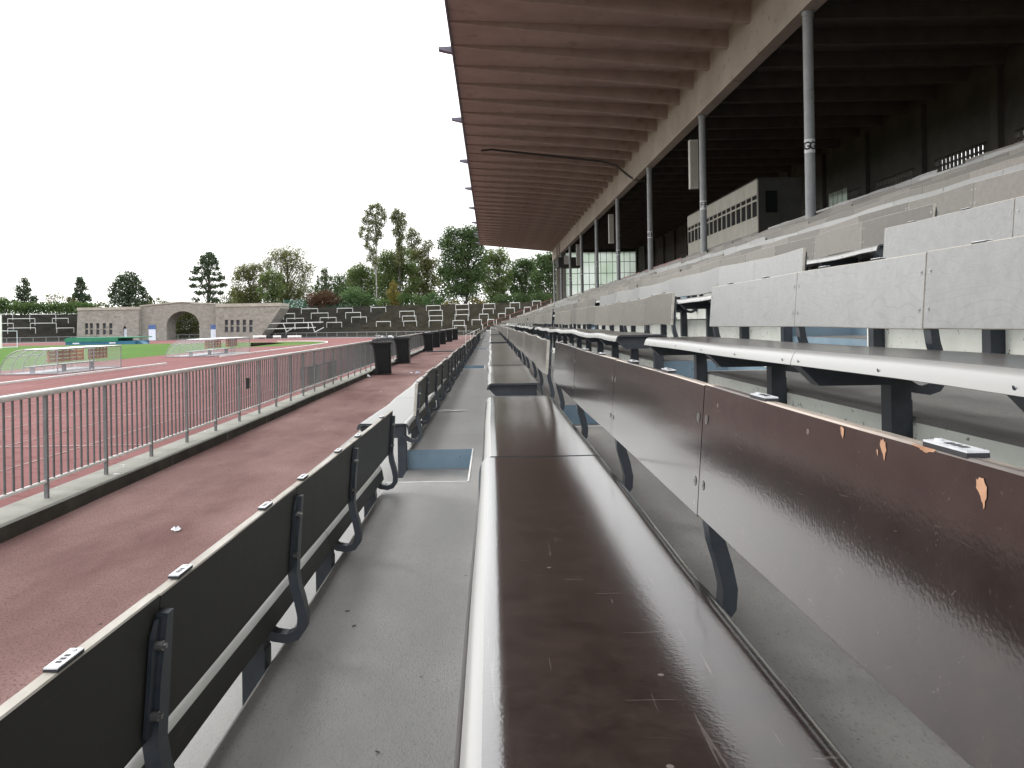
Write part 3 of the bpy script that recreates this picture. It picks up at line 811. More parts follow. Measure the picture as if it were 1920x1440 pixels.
def back_mesh(y0, y1, ph, amp, n, dz=0.0, tw=0.0, gap=.0015, bolts=True, chips=(), endm=1):
    (xb, zb), (xt, zt) = back_pts()
    b = MB(); th = .017
    nx, nz_ = -(zt - zb), (xt - xb); L = math.hypot(nx, nz_); nx /= L; nz_ /= L        # towards the sitter
    ux, uz = (xt - xb) / L, (zt - zb) / L
    c = .002
    prof = [(0, c), (0, L - c), (-c, L), (-th + c, L), (-th, L - c), (-th, c), (-th + c, 0), (-c, 0)]   # (normal offset, height)
    N = len(prof)
    for s in range(n + 1):
        yy = y0 + gap + (y1 - y0 - 2 * gap) * s / n
        t = (yy - y0) / (y1 - y0) - .5
        wx = wave(yy, ph, amp); wz = wave(yy, ph + 2, amp)
        for a, h in prof:
            b.v.append((xb + ux * h + nx * a + wx + tw * t, yy, zb + uz * h + nz_ * a + wz + dz))
    for s in range(n):
        for i in range(N):
            j = (i + 1) % N
            b.f.append((s * N + i, s * N + j, (s + 1) * N + j, (s + 1) * N + i)); b.m.append(1 if i in (1, 2, 3, 5, 6, 7) else 0)
    b.f.append(tuple(range(N))[::-1]); b.m.append(endm)
    b.f.append(tuple(n * N + i for i in range(N))); b.m.append(endm)
    def P(yy, h, off):
        wx = wave(yy, ph, amp); wz = wave(yy, ph + 2, amp); t = (yy - y0) / (y1 - y0) - .5
        return Vector((xb + ux * h + nx * off + wx + tw * t, yy, zb + uz * h + nz_ * off + wz + dz))
    if bolts:
        for yy in (y0 + .022, y1 - .022):
            for h in (.05, .148):
                ctr = [P(yy + .0075 * math.cos(2 * math.pi * q / 10), h + .0075 * math.sin(2 * math.pi * q / 10), .0008) for q in range(10)]
                b.face(ctr, 2)
                ctr = [P(yy + .003 * math.cos(2 * math.pi * q / 6), h + .003 * math.sin(2 * math.pi * q / 6), .0022) for q in range(6)]
                b.face(ctr, 2)
    for (yc, h0, w, hh) in chips:
        k = 22; q = []
        for i in range(k):
            a = 2 * math.pi * i / k
            taper = .55 + .45 * math.sin(a)          # wide at the top edge, ragged point below
            r_ = random.uniform(.62, 1.12)
            q.append(P(yc + w * math.cos(a) * taper * r_ + (hh * .3 * math.sin(a)), min(h0 + hh * math.sin(a) * random.uniform(.75, 1.1), L - .0005), .0006))
        b.face(q, 3)
    return b
# steel parts shared by all benches
b = MB()
poly = [(-.018, -.388), (.032, -.440), (.214, -.440), (.214, -.690), (.266, -.690), (.266, -.366), (-.012, -.366)]
poly = [(x, z + Zo) for x, z in poly]
b.prism([(poly[0]), poly[1], poly[2], poly[5], poly[6]], 1, -.026, .026)
b.prism([poly[2], poly[3], poly[4], poly[5]], 1, -.0265, .0265)
b.box((.2665, -.0262, Zo - .69), (.2685, .0262, Zo - .48))
leg_me = b.build('leg', M['steel_blue']).data
b = MB()
path = [(.344, -.122), (.336, -.215), (.331, -.300), (.336, -.335), (.346, -.370), (.353, -.405), (.351, -.432), (.338, -.450), (.316, -.457), (.285, -.452), (.24, -.425)]
hw, th = .017, .011
rings = []
for i, (x, z) in enumerate(path):
    a = path[max(i - 1, 0)]; c = path[min(i + 1, len(path) - 1)]
    d = Vector((c[0] - a[0], c[1] - a[1])).normalized(); nx, nz_ = d.y, -d.x
    ch = .6 if i == 0 else 1
    rings.append([(x + nx * th * s, hw * w * ch, z + nz_ * th * s + Zo) for s, w in ((-1, -1), (1, -1), (1, 1), (-1, 1))])
for r_ in rings: b.v += r_
for i in range(len(rings) - 1):
    for j in range(4): b.f.append((i * 4 + j, i * 4 + (j + 1) % 4, i * 4 + 4 + (j + 1) % 4, i * 4 + 4 + j)); b.m.append(0)
b.f.append((0, 1, 2, 3)); b.m.append(0); e = (len(rings) - 1) * 4; b.f.append((e, e + 1, e + 2, e + 3)); b.m.append(0)
# plate against the board
pl = [(-.034, -.285), (.034, -.285), (.034, -.150), (.020, -.128), (-.020, -.128), (-.034, -.150)]
def bx(z, off): return .325 + (z + .0987) * .075 + .0175 + off
i = len(b.v)
b.v += [(bx(z, 0), y_, z + Zo) for y_, z in pl] + [(bx(z, .006), y_, z + Zo) for y_, z in pl]
for j in range(6): b.f.append((i + j, i + (j + 1) % 6, i + 6 + (j + 1) % 6, i + 6 + j)); b.m.append(0)
b.f.append(tuple(i + 6 + j for j in range(6))); b.m.append(0)
for z in (-.162, -.258):
    for yy in (-.024,):
        b.tube([(bx(z, .005), yy, z + Zo), (bx(z, .016), yy, z + Zo)], .007, 8, mi=1)
        b.tube([(bx(z, .016), yy, z + Zo), (bx(z, .021), yy, z + Zo)], .004, 8, mi=1)
strap_me = b.build('back_bracket', [M['steel_blue'], M['bolt']]).data
b = MB(); b.box((-.008, -.028, 0), (.008, .028, .0035), 1); b.box((-.0078, -.0278, .0035), (.0078, .0278, .005), 0)
b.tube([(0, .021, .005), (0, .021, .0065)], .003, 8, mi=0)
for q in range(3): b.box((-.003, -.014 + q * .009, .0051), (.003, -.009 + q * .009, .0054), 1)
plate_me = b.build('seat_number_plate', [M['plate'], M['ink']]).data
for nm in ('leg', 'back_bracket', 'seat_number_plate'):
    bpy.data.objects.remove(bpy.data.objects[nm])
def child(name, me, parent, loc, rot=None):
    o = bpy.data.objects.new(name, me); S.collection.objects.link(o); o.parent = parent; o.location = loc
    if rot: o.rotation_euler = rot
    return o

ORD = ['', 'first', 'second', 'third', 'fourth', 'fifth', 'sixth', 'seventh', 'eighth', 'ninth', 'tenth', 'eleventh', 'twelfth']
def bench_mats(k, blk):
    if k == -1: return (M['ply_dark'] if blk == 0 else M['ply_pale'], M['ply_matt'] if blk < 2 else M['ply_stain'])  # sky reflection on the farther front-row seats painted as pale board
    if k == 0: return (M['ply_dark'] if blk == 0 else M['ply_semi'], M['ply_back'] if blk == 0 else M['ply_semi'])
    if k == 10 and blk in (4, 5, 8): return (M['ply_semi'], M['ply_red'])
    if k == 1: return (M['ply_semi'], M['ply_silver'] if blk == 0 else M['ply_stain'])
    if k == 2: return (M['ply_semi'], M['ply_silver'] if blk < 2 else M['ply_stain'])
    if blk >= 6: return (M['ply_semi'], M['ply_pale'])
    return (M['ply_pale'] if k > 4 else M['ply_semi'], M['ply_tan'] if (k * 3 + blk) % 4 else M['ply_silver'])
ADJ = {'dark_brown_plywood': 'glossy dark brown', 'dark_brown_backrest': 'glossy dark brown', 'dark_matt_backrest': 'dark brown', 'worn_brown_plywood': 'worn grey-brown', 'silver_grey_plywood': 'silver grey',
       'stained_grey_plywood': 'stained grey-brown', 'weathered_tan_plywood': 'weathered tan', 'bleached_sheen_plywood': 'bleached pale', 'red_painted_plywood': 'red painted'}
special = {(0, 0): 'glossy dark brown bench with chipped backrest directly below the camera',
           (-1, 0): 'dark front row bench seen from behind with white number plates, lower left',
           (1, 0): 'silver grey bench with wood grained backrest above the glossy brown one',
           (2, 0): 'smooth blue-grey bench showing just above the wood grained one at right'}
far_cache = {}
for k in range(-1, KMAX + 1):
    for blk in range(NB):
        if blk == 0 and k > 3: continue
        ya = aisle(blk - 1)[1] - .10 if blk else -2.0
        yb = min(aisle(blk)[0] + .06, 93.2)
        ox, oz = P_ROW * k, tz(k)
        sm, bm_ = bench_mats(k, blk)
        rowtxt = ORD[k + 2] + ' row from the front'
        lab = special.get((k, blk), '%s bench in the %s, %s' % (ADJ[bm_.name], rowtxt,
              'beside the camera' if blk == 0 else 'section just beyond the nearest aisle' if blk == 1 else 'last section at the far end' if blk == NB - 1 else ORD[blk + 1] + ' section along'))
        root = empty('bench', (ox, ya, oz), lab, 'bench', 'plywood benches on the grandstand tiers')
        ph = k * 1.7 + blk * 2.9
        rnd = random.Random(k * 100 + blk)
        if blk == 0:
            J = {0: ([-2, .25, 2.1, 3.79], [-2, -.66, .28, 1.21, 2.1, 3.05, 4.07]), -1: ([-2, .6, 2.5, 3.75], [-2, -1.26, -.47, .32, 1.11, 1.90, 2.69, 3.78]),
                 1: ([-2, .3, 2.07, 4.05], [-2, -.6, .3, 1.2, 2.07, 2.94, 4.08]), 2: ([-2, .4, 2.1, 3.95], [-2, -.5, .4, 1.25, 2.1, 2.95, 3.92]), 3: ([-2, .4, 2.1, 3.95], [-2, -.5, .4, 1.25, 2.1, 2.95, 3.95])}[k]
            SJ, BJ = J
        else:
            y0b = ya - (.28 if k == 0 and blk == 1 else 0)
            nbd = 10
            BJ = [y0b + (yb - y0b) * i / nbd for i in range(nbd + 1)]
            SJ = BJ[::2]
        amp = .0022 if blk == 0 else .0085 if blk == 1 else .010
        if k == -1 and blk == 0: amp = .0012
        near = blk == 0 or (blk == 1 and k <= 5)
        def loc(yy): return yy - ya
        if near:
            for i in range(len(SJ) - 1):
                mb = seat_mesh(loc(SJ[i]), loc(SJ[i + 1]), ph, amp, 10, 0, dz=rnd.uniform(-.002, .002) if blk == 0 else rnd.uniform(-.003, .003), tw=rnd.uniform(-.003, .003), lip0=2 if k <= 0 else 0, screws=k >= 1, rear=k < 0)
                if k == 0 and blk == 0 and i == 1:
                    mb.v = [(x - .006 if x < .1 else x, y_, z) for x, y_, z in mb.v]
                mb.build('seat_board', [sm, M['lip'], M['steel_blue'], M['ply_matt'], M['lip_rear']], root, smooth=True)
            for i in range(len(BJ) - 1):
                chips = ()
                if k == 0 and blk == 0 and i == 2:
                    chips = ((loc(.740), .192, .007, .006), (loc(.662), .188, .0085, .009), (loc(.672), .184, .002, .003), (loc(.529), .180, .0085, .0105), (loc(.60), .1985, .03, .003), (loc(.47), .1985, .02, .003))
                bd = back_mesh(loc(BJ[i]), loc(BJ[i + 1]), ph, amp, 8, dz=rnd.uniform(-.0015, .0015), tw=rnd.uniform(-.003, .003) if blk else rnd.uniform(-.0015, .0015), chips=chips, endm=0 if blk == 0 and k <= 0 else 1, gap=.0035 if k >= 1 else .0015)
                bdo = bd.build('backrest_board', [bm_, M['edge_brown'] if k == 0 and blk == 0 else M['edge'], M['bolt'], M['barewood']], root, smooth=True)
                # number plates
                if blk == 0 or k <= 1:
                    for t in ((.12, .70) if k == -1 else (.32, .75)):
                        yy = loc(BJ[i]) + (BJ[i + 1] - BJ[i]) * t
                        (xb, zb), (xt, zt) = back_pts()
                        child('seat_number_plate', plate_me, bdo, (xt + .0085 + wave(yy, ph, amp), yy, zt + .0006 + wave(yy, ph + 2, amp)), (0, 0, 0))
        else:
            key = (sm.name, bm_.name, blk % 3 if blk < NB - 1 else 9, round(yb - ya, 2))
            if key not in far_cache:
                a = MB(); c = MB()
                n = 16 if blk < 4 else 8
                for i in range(5):
                    q = seat_mesh((yb - ya) * i / 5, (yb - ya) * (i + 1) / 5, ph, amp, 6 if blk < 4 else 3, 0, dz=rnd.uniform(-.004, .004), gap=.003)
                    i0 = len(a.v); a.v += q.v; a.f += [tuple(i0 + j for j in f) for f in q.f]; a.m += q.m
                for i in range(10):
                    q = back_mesh((yb - ya) * i / 10, (yb - ya) * (i + 1) / 10, ph, amp, 3, dz=rnd.uniform(-.003, .003), tw=rnd.uniform(-.006, .006), gap=.003, bolts=False)
                    i0 = len(c.v); c.v += q.v; c.f += [tuple(i0 + j for j in f) for f in q.f]; c.m += q.m
                s_o = a.build('seat', [sm, M['lip'], M['steel_blue'], M['ply_matt']], root); b_o = c.build('backrest', [bm_, M['edge'], M['bolt']], root)
                far_cache[key] = (s_o.data, b_o.data)
            else:
                child('seat', far_cache[key][0], root, (0, 0, 0)); child('backrest', far_cache[key][1], root, (0, 0, 0))
        if blk <= 3:
            posts = [y_ for y_ in BJ]
            for i, yy in enumerate(posts):
                inset = .05 if i == 0 else -.05 if i == len(posts) - 1 else 0
                if blk == 0 and yy < -1.9: continue
                # legs start at z 0 of the tread, brackets hang from the board
                child('leg', leg_me, root, (0, loc(yy) + inset * 1.5, 0)); child('back_bracket', strap_me, root, (wave(loc(yy), ph, amp) + .001, loc(yy) + inset * .6, wave(loc(yy), ph + 2, amp)))
        if k == -1 and blk == 0:
            # this section sags towards its far end
            root.rotation_euler = (-.0135, 0, 0)
            root.location = (ox - .004, ya, oz + .0135 * 2.8)

# ------------------------------------------------------------------ handrails at the far front of the stand, red end railing
rail = empty('end_railing', (rx(-1), Y_END - .3, tz(-1)), 'red and white stepped railing climbing the far end of the stand', 'railing')
b = MB()
pts = [(rx(k) + .4 - rx(-1), 0, tz(k) + .95 - tz(-1)) for k in range(-1, KMAX + 1)]
b.tube(pts, .035, 6); b.tube([(x, y_, z - .45) for x, y_, z in pts], .03, 6); b.build('rail_bars', M['ply_red'], rail)
for p in pts[::2]:
    b = MB(); b.tube([(p[0], 0, p[2] - .95), p], .045, 6); b.build('post', M['white_rail'], rail)
for i, yy in enumerate((44.4, 54.4, 64.4)):
    h = empty('stair_handrail', (rx(-1) + .1, yy, ZP), 'thin steel handrail at the foot of the %s aisle along the path' % ORD[i + 5], 'handrail', 'steel handrails at the aisles')
    b = MB(); b.tube([(-.15, 0, 0), (-.15, 0, .9), (.35, 0, 1.1), (.35, 0, .5)], .018, 6); b.build('rail_tube', M['white_rail'], h)

# ------------------------------------------------------------------ far terraces
RB, RT = 76.8, 92.5
NST = 14
def ztop(deg): return 3.7 if deg > -20 else 3.0
def terr(a0, a1, m, name, cut0=None, cut1=None, zt=3.7):
    b = MB()
    n = max(2, int(abs(a1 - a0) / 2.5))
    for s in range(NST):
        r0 = RB + (RT - RB) * s / NST; r1 = RB + (RT - RB) * (s + 1) / NST
        z0 = -1.95 + (zt + 1.95) * s / NST; z1 = -1.95 + (zt + 1.95) * (s + 1) / NST
        t = s / (NST - 1)
        aa = a0 + (cut0 or 0) * t; bb_ = a1 + (cut1 or 0) * t
        for i in range(n):
            u0, u1 = aa + (bb_ - aa) * i / n, aa + (bb_ - aa) * (i + 1) / n
            p0, p1 = bend(r0, u0), bend(r0, u1); q0, q1 = bend(r1, u0), bend(r1, u1)
            b.face([(*p0, z0), (*p1, z0), (*p1, z1), (*p0, z1)]); b.face([(*p0, z1), (*p1, z1), (*q1, z1), (*q0, z1)])
            if s == 0: b.face([(*p0, ZT - .02), (*p1, ZT - .02), (*p1, z0), (*p0, z0)])
    for i in range(n):
        u0, u1 = a0 + (cut0 or 0) + (a1 + (cut1 or 0) - a0 - (cut0 or 0)) * i / n, a0 + (cut0 or 0) + (a1 + (cut1 or 0) - a0 - (cut0 or 0)) * (i + 1) / n
        p0, p1 = bend(RT, u0), bend(RT, u1); q0, q1 = bend(RT + 30, u0), bend(RT + 30, u1)
        b.face([(*p0, zt), (*p1, zt), (*q1, zt - .3), (*q0, zt - .3)])
        q2, q3 = bend(RT + 30.5, u0), bend(RT + 30.5, u1)
        b.face([(*q0, zt - .3), (*q1, zt - .3), (*q3, ZT), (*q2, ZT)])
    return struct(b.build(name, m))
def ang_of(u, v, Y):
    p = at(u, v, Y); return math.degrees(math.atan2(p.x - CX, p.y - CY))
a_gl = ang_of(162, 632, 139); a_gl_t = ang_of(155, 582, 152)
a_gr = ang_of(492, 632, 146); a_gr_t = ang_of(530, 578, 160)
terr(-75, a_gl, M['terr_dark'], 'terrace', 0, a_gl_t - a_gl, 3.0)
terr(a_gr, 17.0, M['terr_dark'], 'terrace', a_gr_t - a_gr, 1.5, 3.7)
terr(17.0, 80, M['terr_brown'], 'terrace', 1.5, 0, 3.7)
# crush barriers
def terr_hit(u, v, zt=3.7):
    Y = 125.0
    for _ in range(1200):
        p = at(u, v, Y)
        r = math.hypot(p.x - CX, p.y - CY)
        if r >= RB:
            zs = -1.95 + (r - RB) / (RT - RB) * (zt + 1.95)
            if p.z <= zs: return p
        Y += .05
        if Y > 200: break
    return at(u, v, 150)
barr = [(531.5,553,588,600),(537,570,597,607.5),(564.5,596.5,579,591),(583,616,587,599),(599.5,631,595.5,607.5),(612,641.5,604.5,616.5),(631.5,662,578,590),(647.5,677,586,599),
 (658.5,688,594.5,607.5),(695,724,576.5,588),(705,733,603,616),(749,777.5,583.5,596),(754,780.5,592.5,605),(756.5,782,602,615),(799,826,573,586),(803.5,830,582,595),(805,830.5,592,604),
 (804,829,601,615.5),(854,879,571,584),(855,879.5,580.5,594),(853,878,590,604),(849,871,601,615),(852,874,610.5,625),(904.6,930,569.6,583),(903,927,579,592),(897,917.5,589,602.5),(885,903,599.6,613),
 (954.6,976.5,567.7,582),(946,966.7,577.5,591),(933,949,588,599),(981.7,996.7,576,588),(996.7,1016,564.6,577),(913,927.5,599,610),
 (20.5,60,597.5,612),(20.5,61,615,628),(61,100,589.3,604),(62,101,606,621),(-12,19,589,602),(-12,20,606.5,620),(101,125.5,597,609),(109.5,136,615,627)]
cols = {}
def colname(u):
    if u < 0: return 'at the left edge'
    if u < 150: return 'left of the stone gate'
    if u < 600: return 'just right of the stone gate'
    if u < 690: return 'below the green mesh fence'
    if u < 740: return 'below the tall birch'
    if u < 790: return 'right of the tall birch'
    if u < 840: return 'left of the big round tree'
    if u < 890: return 'below the big round tree'
    if u < 935: return 'left of the stand end'
    return 'nearest the stand end'
seen = {}
zone = {}
for q in barr: zone.setdefault(colname(q[0]), []).append(q)
for zn, lst in zone.items():
    lst.sort(key=lambda q: (q[2], q[0]))
    for i, (u1, u2, vt, vf) in enumerate(lst):
        um = (u1 + u2) / 2
        p = terr_hit(um, vf, 3.0 if um < 200 else 3.7)
        h = (vf - vt) / F * p.y; w = (u2 - u1) / F * p.y
        lab = 'white crush barrier %s, %s from the top there' % (zn, ORD[i + 1] if i else 'first')
        root = empty('crush_barrier', p, lab, 'crush barrier', 'white crush barriers on the far terraces')
        a = math.atan2(p.x - CX, p.y - CY); root.rotation_euler = (0, 0, -a)
        w = w / max(.6, math.cos(a)) if um < 900 else w
        b = MB(); b.tube([(-w / 2, 0, h), (w / 2, 0, h)], .068, 8); b.build('top_bar', M['barrier'], root)
        for sx in (-1, 1):
            b = MB(); b.tube([(sx * w / 2, 0, -.5), (sx * w / 2, 0, h)], .05, 6); b.build('leg', M['barrier'], root)
# far fence along the bend
ff = empty('perimeter_fence', (*bend(75, -10), ZT), 'low grey railing curving round the far end of the running track', 'fence')
FO = Vector(ff.location)
b = MB()
pts = [Vector((*bend(75, a), ZT + .88)) - FO for a in range(37, -62, -1)]
b.tube(pts, .05, 6); b.build('handrail', M['galv'], ff)
b = MB(); b.tube([p - Vector((0, 0, .7)) for p in pts], .03, 5); b.build('bottom_rail', M['galv'], ff)
b = MB(); b.box((-.05, -.05, 0), (.05, .05, .88)); fp = None
a = 37.0
while a > -60:
    p = Vector((*bend(75, a), ZT)) - FO
    if fp is None: fp = b.build('post', M['galv'], ff); fp.location = p
    else: inst(fp, ff, p)
    a -= 1.5
b = MB()
for i in range(700):
    a = 37 - i * 97 / 700; p = Vector((*bend(75, a), ZT)) - FO
    b.tube([p + Vector((0, 0, .18)), p + Vector((0, 0, .86))], .009, 4, caps=False)
o = b.build('pickets', M['galv'], ff, fix=False); o['kind'] = 'stuff'
# wall face below fence
# white frame of rails beside the gate
fr = empty('ramp_railing', at(545, 632, 142), 'white railing frame with sloping ends on the terrace beside the stone gate', 'railing')
FO2 = Vector(fr.location)
b = MB()
def rl(p, q, r=.075):
    b.tube([at(*p, 142) - FO2, at(*q, 142) - FO2], r, 6)
for p, q in (((497, 607), (606, 604)), ((495, 617), (592, 614)), ((485, 624), (498, 616)), ((497, 607), (497, 619)), ((553, 606), (553, 618)), ((531, 606), (537, 622)), ((536, 623), (551, 614)),
             ((584, 605), (590, 622)), ((578, 605), (578, 617)), ((590, 623), (607, 614))): rl(p, q)
b.build('rail_bars', M['barrier'], fr)
for i, (u0, u1, m, t) in enumerate(((474, 499, 'white_rail', 'left white'), (500, 511, 'ink', 'left black'), (512, 527, 'white_rail', 'middle white'), (528, 538, 'ink', 'right black'), (539, 565, 'white_rail', 'right white'))):
    p, q = at(u0, 630, 139), at(u1, 630, 139)
    z0 = at((u0 + u1) / 2, 632.5, 139).z
    b = MB(); b.box((0, -.05, 0), (q.x - p.x, .05, .36))
    for xx in (.1, q.x - p.x - .15): b.box((xx, -.045, ZT - z0), (xx + .05, .045, 0))
    o = b.build('low_board', M[m], None, (0, 0, 0)); o.location = (p.x, 139, z0); tag(o, '%s low board standing in front of the far railing' % t, 'board', 'low boards by the far railing')

# ------------------------------------------------------------------ stone gate
GY = 143.0
gate = empty('stone_gatehouse', at(340, 637, GY), 'rubble stone gatehouse with a deep central arch and two windowed wings', 'gatehouse')
GO = Vector(gate.location)
def gp(u, v, dy=0.0):
    x = at(u, v, GY); return (x.x - GO.x, dy, x.z - GO.z)
def wallpoly(pts, y0, y1, name, m, holes=()):
    """front outline with hole outlines bridged via bmesh triangle fill, extruded in depth"""
    bm = bmesh.new(); edges = []
    for loop in [pts] + list(holes):
        vs = [bm.verts.new((p[0], y0, p[2])) for p in loop]
        for i in range(len(vs)): edges.append(bm.edges.new((vs[i], vs[(i + 1) % len(vs)])))
    bmesh.ops.triangle_fill(bm, use_beauty=True, edges=edges)
    r = bmesh.ops.extrude_face_region(bm, geom=bm.faces[:])
    for v in [g for g in r['geom'] if isinstance(g, bmesh.types.BMVert)]: v.co.y = y1
    bmesh.ops.recalc_face_normals(bm, faces=bm.faces)
    me = bpy.data.meshes.new(name); bm.to_mesh(me); bm.free(); me.materials.append(m)
    o = bpy.data.objects.new(name, me); S.collection.objects.link(o); o.parent = gate
    return o
zb = ZT - .05 - GO.z
def dn(p): return (p[0], p[1], zb)
def rect(u0, v0, u1, v1): return [gp(u0, v1), gp(u1, v1), gp(u1, v0), gp(u0, v0)]
lw_holes = [rect(165.5 + u, 606, 165.5 + u + 6, 628) for u in (0, 9, 21, 33, 45)]
door1 = [gp(236, 634), gp(243.5, 634), gp(243.5, 616), gp(241, 612), gp(239.5, 610.5), gp(238, 612), gp(236, 616)]
wallpoly([dn(gp(150, 634)), dn(gp(266, 634)), gp(265.5, 580), gp(152, 579)], -1.2, 5, 'wing_wall', M['stone'], lw_holes + [door1])
rw_holes = [rect(u, 600, u + 6.2, 623.5) for u in (425.5, 436, 447, 459, 471)]
wallpoly([dn(gp(409, 634)), dn(gp(488, 636)), gp(500, 620), gp(516, 598), gp(529, 578), gp(528, 573.5), gp(409, 572)], -1.2, 5, 'wing_wall', M['stone'], rw_holes)
arch = [dn(gp(312.5, 637))] + [gp(343 - 31 * math.cos(R(a)), 611 - 27.5 * math.sin(R(a))) for a in range(0, 181, 9)] + [dn(gp(374, 637))]
cw_holes = [arch]
wallpoly([dn(gp(264, 637)), dn(gp(411, 637)), gp(410, 571.5), gp(341, 567.5), gp(264, 575)], 0, 4.2, 'centre_wall', M['stone'], cw_holes)
for (u0, v0, u1, v1, yy) in ((151, 578.5, 266, 580.5, -1.35), (409, 571.3, 529, 574, -1.35)):
    b = MB(); p, q = gp(u0, v0), gp(u1, v1); b.box((p[0], yy, min(p[2], q[2])), (q[0], 5.1, max(p[2], q[2]) + .12))
    b.build('coping', M['stonecap'], gate)
b = MB()
for (u0, v0, u1, v1) in ((263, 574.6, 341, 567.2), (341, 567.2, 410.5, 571.2)):
    p, q = gp(u0, v0), gp(u1, v1)
    b.prism([(p[0], p[2]), (q[0], q[2]), (q[0], q[2] + .22), (p[0], p[2] + .22)], 1, -.15, 4.3)
b.build('coping', M['stonecap'], gate)
for (v0, vm_, v1, us) in ((606, 617, 628, (165.5, 174.5, 186.5, 198.5, 210.5)), (600, 611, 623.5, (425.5, 436, 447, 459, 471))):
    for u in us:
        b = MB(); p, q = gp(u, v1), gp(u + (6 if v0 == 606 else 6.2), v0); m_ = gp(u, vm_)
        b.box((p[0], -.9, m_[2] - .12), (q[0], -.6, m_[2] + .12)); b.box((p[0], -.9, p[2]), (q[0], -.6, p[2] + .1)); wf = b.build('window', M['stonecap'], gate)
        b = MB(); b.box((p[0], -.75, p[2] + .1), (q[0], -.7, m_[2] - .12)); b.box((p[0], -.75, m_[2] + .12), (q[0], -.7, q[2])); b.build('pane', M['gateglass'], wf)
b = MB(); p, q = gp(236, 634), gp(243.5, 616); b.box((p[0], -.8, zb), (q[0], -.7, q[2])); b.build('door', M['whitepaint'], gate)
for u0, u1 in ((279.5, 292), (396, 408.5)):
    p, m_, q = gp(u0, 637), gp(u0, 617.5), gp(u1, 609)
    b = MB(); b.box((p[0], -.14, zb), (q[0], -.02, m_[2])); d = b.build('door', M['whitepaint'], gate)
    b = MB(); b.box((p[0], -.16, m_[2] + .003), (q[0], -.02, q[2])); b.build('transom', M['bluepaint'], d)
b = MB()
p, q = gp(312, 637), gp(374, 583)
for i in range(14):
    x = p[0] + (q[0] - p[0]) * i / 13; b.tube([(x, 4.35, zb), (x, 4.35, q[2] - .1)], .035, 5)
for zz in (1.0, 3.4): b.tube([(p[0], 4.4, zb + zz), (q[0], 4.4, zb + zz)], .04, 5)
b.build('barred_gate', M['steel_blue'], gate)

# ------------------------------------------------------------------ dugouts, mat, goal
def dugout(x0, x1, y0, y1, h, lab, slats):
    root = empty('dugout', (x1, y0, ZT), lab, 'dugout', 'clear dugouts beside the track')
    W_, L = x1 - x0, y1 - y0
    n = 7; cw = W_ * .42
    prof = [(-W_ + cw * (1 - math.cos(R(a))), h * math.sin(R(a))) for a in range(0, 91, 15)] + [(0, h * .985)]
    for i in range(n + 1):
        b = MB(); y_ = L * i / n
        b.tube([(x, y_, z) for x, z in prof], .022, 6)
        b.build('rib', M['dug_frame'], root)
    b = MB()
    for x, z in (prof[0], prof[3], prof[-2], prof[-1]): b.tube([(x, 0, z + .02), (x, L, z + .02)], .022, 6)
    b.tube([(-W_, 0, .03), (0, 0, .03)], .03, 6); b.tube([(-W_, L, .03), (0, L, .03)], .03, 6)
    b.build('long_rails', M['dug_frame'], root)
    for t in (0, .47, .53, 1.0):
        b = MB(); b.tube([(0, L * t, 0), (0, L * t, h)], .026, 6); b.build('post', M['dug_frame'], root)
    b = MB()
    for a, c in zip(prof[:-2], prof[1:-1]): b.face([(a[0], 0, a[1]), (c[0], 0, c[1]), (c[0], L, c[1]), (a[0], L, a[1])])
    b.face([(x, .01, z) for x, z in prof] + [(0, .01, 0)]); b.face([(x, L - .01, z) for x, z in prof] + [(0, L - .01, 0)])
    b.face([(.0, 0, 0), (.0, L, 0), (.0, L, h), (.0, 0, h)])
    b.build('clear_panel', M['dug_clear'], root)
    for i in range(n):
        if i == 3: continue
        b = MB(); b.box((prof[-2][0] + .05, L * i / n + .04, h + .012), (.06, L * (i + 1) / n - .04, h + .03))
        b.build('roof_panel', M['dug_roof'], root)
    b = MB(); b.box((-W_, 0, .0), (.05, L, .02)); b.build('base_frame', M['dug_frame'], root)
    for (ya, yb) in slats:
        b = MB()
        for j in range(3): b.box((-W_ * .26, ya * L, h * .46 + j * .19), (-W_ * .24, yb * L, h * .46 + j * .19 + .15))
        nn = 5
        for j in range(nn + 1):
            yy = ya * L + (yb - ya) * L * j / nn; b.box((-W_ * .238, yy - .03, h * .45), (-W_ * .22, yy + .03, h * .95))
        b.build('slatted_backrest', M['orangewood'], root)
    b = MB(); b.box((-W_ * .62, .2, .34), (-W_ * .42, L - .2, .38))
    for yy in (.4, L / 2, L - .4): b.box((-W_ * .56, yy - .02, .02), (-W_ * .48, yy + .02, .34))
    b.build('seat', M['dug_frame'], root)
dugout(-23.3, -20.55, 37.9, 44.4, 1.18, 'nearer clear curved dugout with orange slatted bench behind the track kerb', ((.06, .56), (.66, .95)))
dugout(-23.6, -20.1, 58.0, 66.6, 1.24, 'farther clear curved dugout beyond the gap in the kerb', ((.08, .45), (.62, .9)))
jm = empty('landing_mat', (-58.5, 110, ZT), 'long green covered blue foam landing mat on the far side of the grass', 'landing mat')
b = MB(); b.box((0, 0, 0), (9.6, 4.5, .45)); b.build('foam_base', M['matblue'], jm)
b = MB(); b.prism([(-.1, .4), (7.2, .4), (7.3, .86), (10.0, .86), (10.0, 1.0), (0.2, 1.0), (-.1, .8)], 1, -.08, 4.6); b.build('cover', M['matgreen'], jm)
b = MB(); b.prism([(9.62, 0), (10.6, 0), (9.9, .5), (9.62, .5)], 1, .3, 2); b.build('wheel_guard', M['matblue'], jm)
for xx in (1.0, 6.0):
    b = MB(); b.box((xx, -.01, .12), (xx + .9, -.004, .3)); b.build('pale_panel', M['whitepaint'], jm)
gl = empty('goal', at(0.5, 640, 96), 'football goal with white and green posts at the left edge', 'goal')
hgt = 50 / F * 96
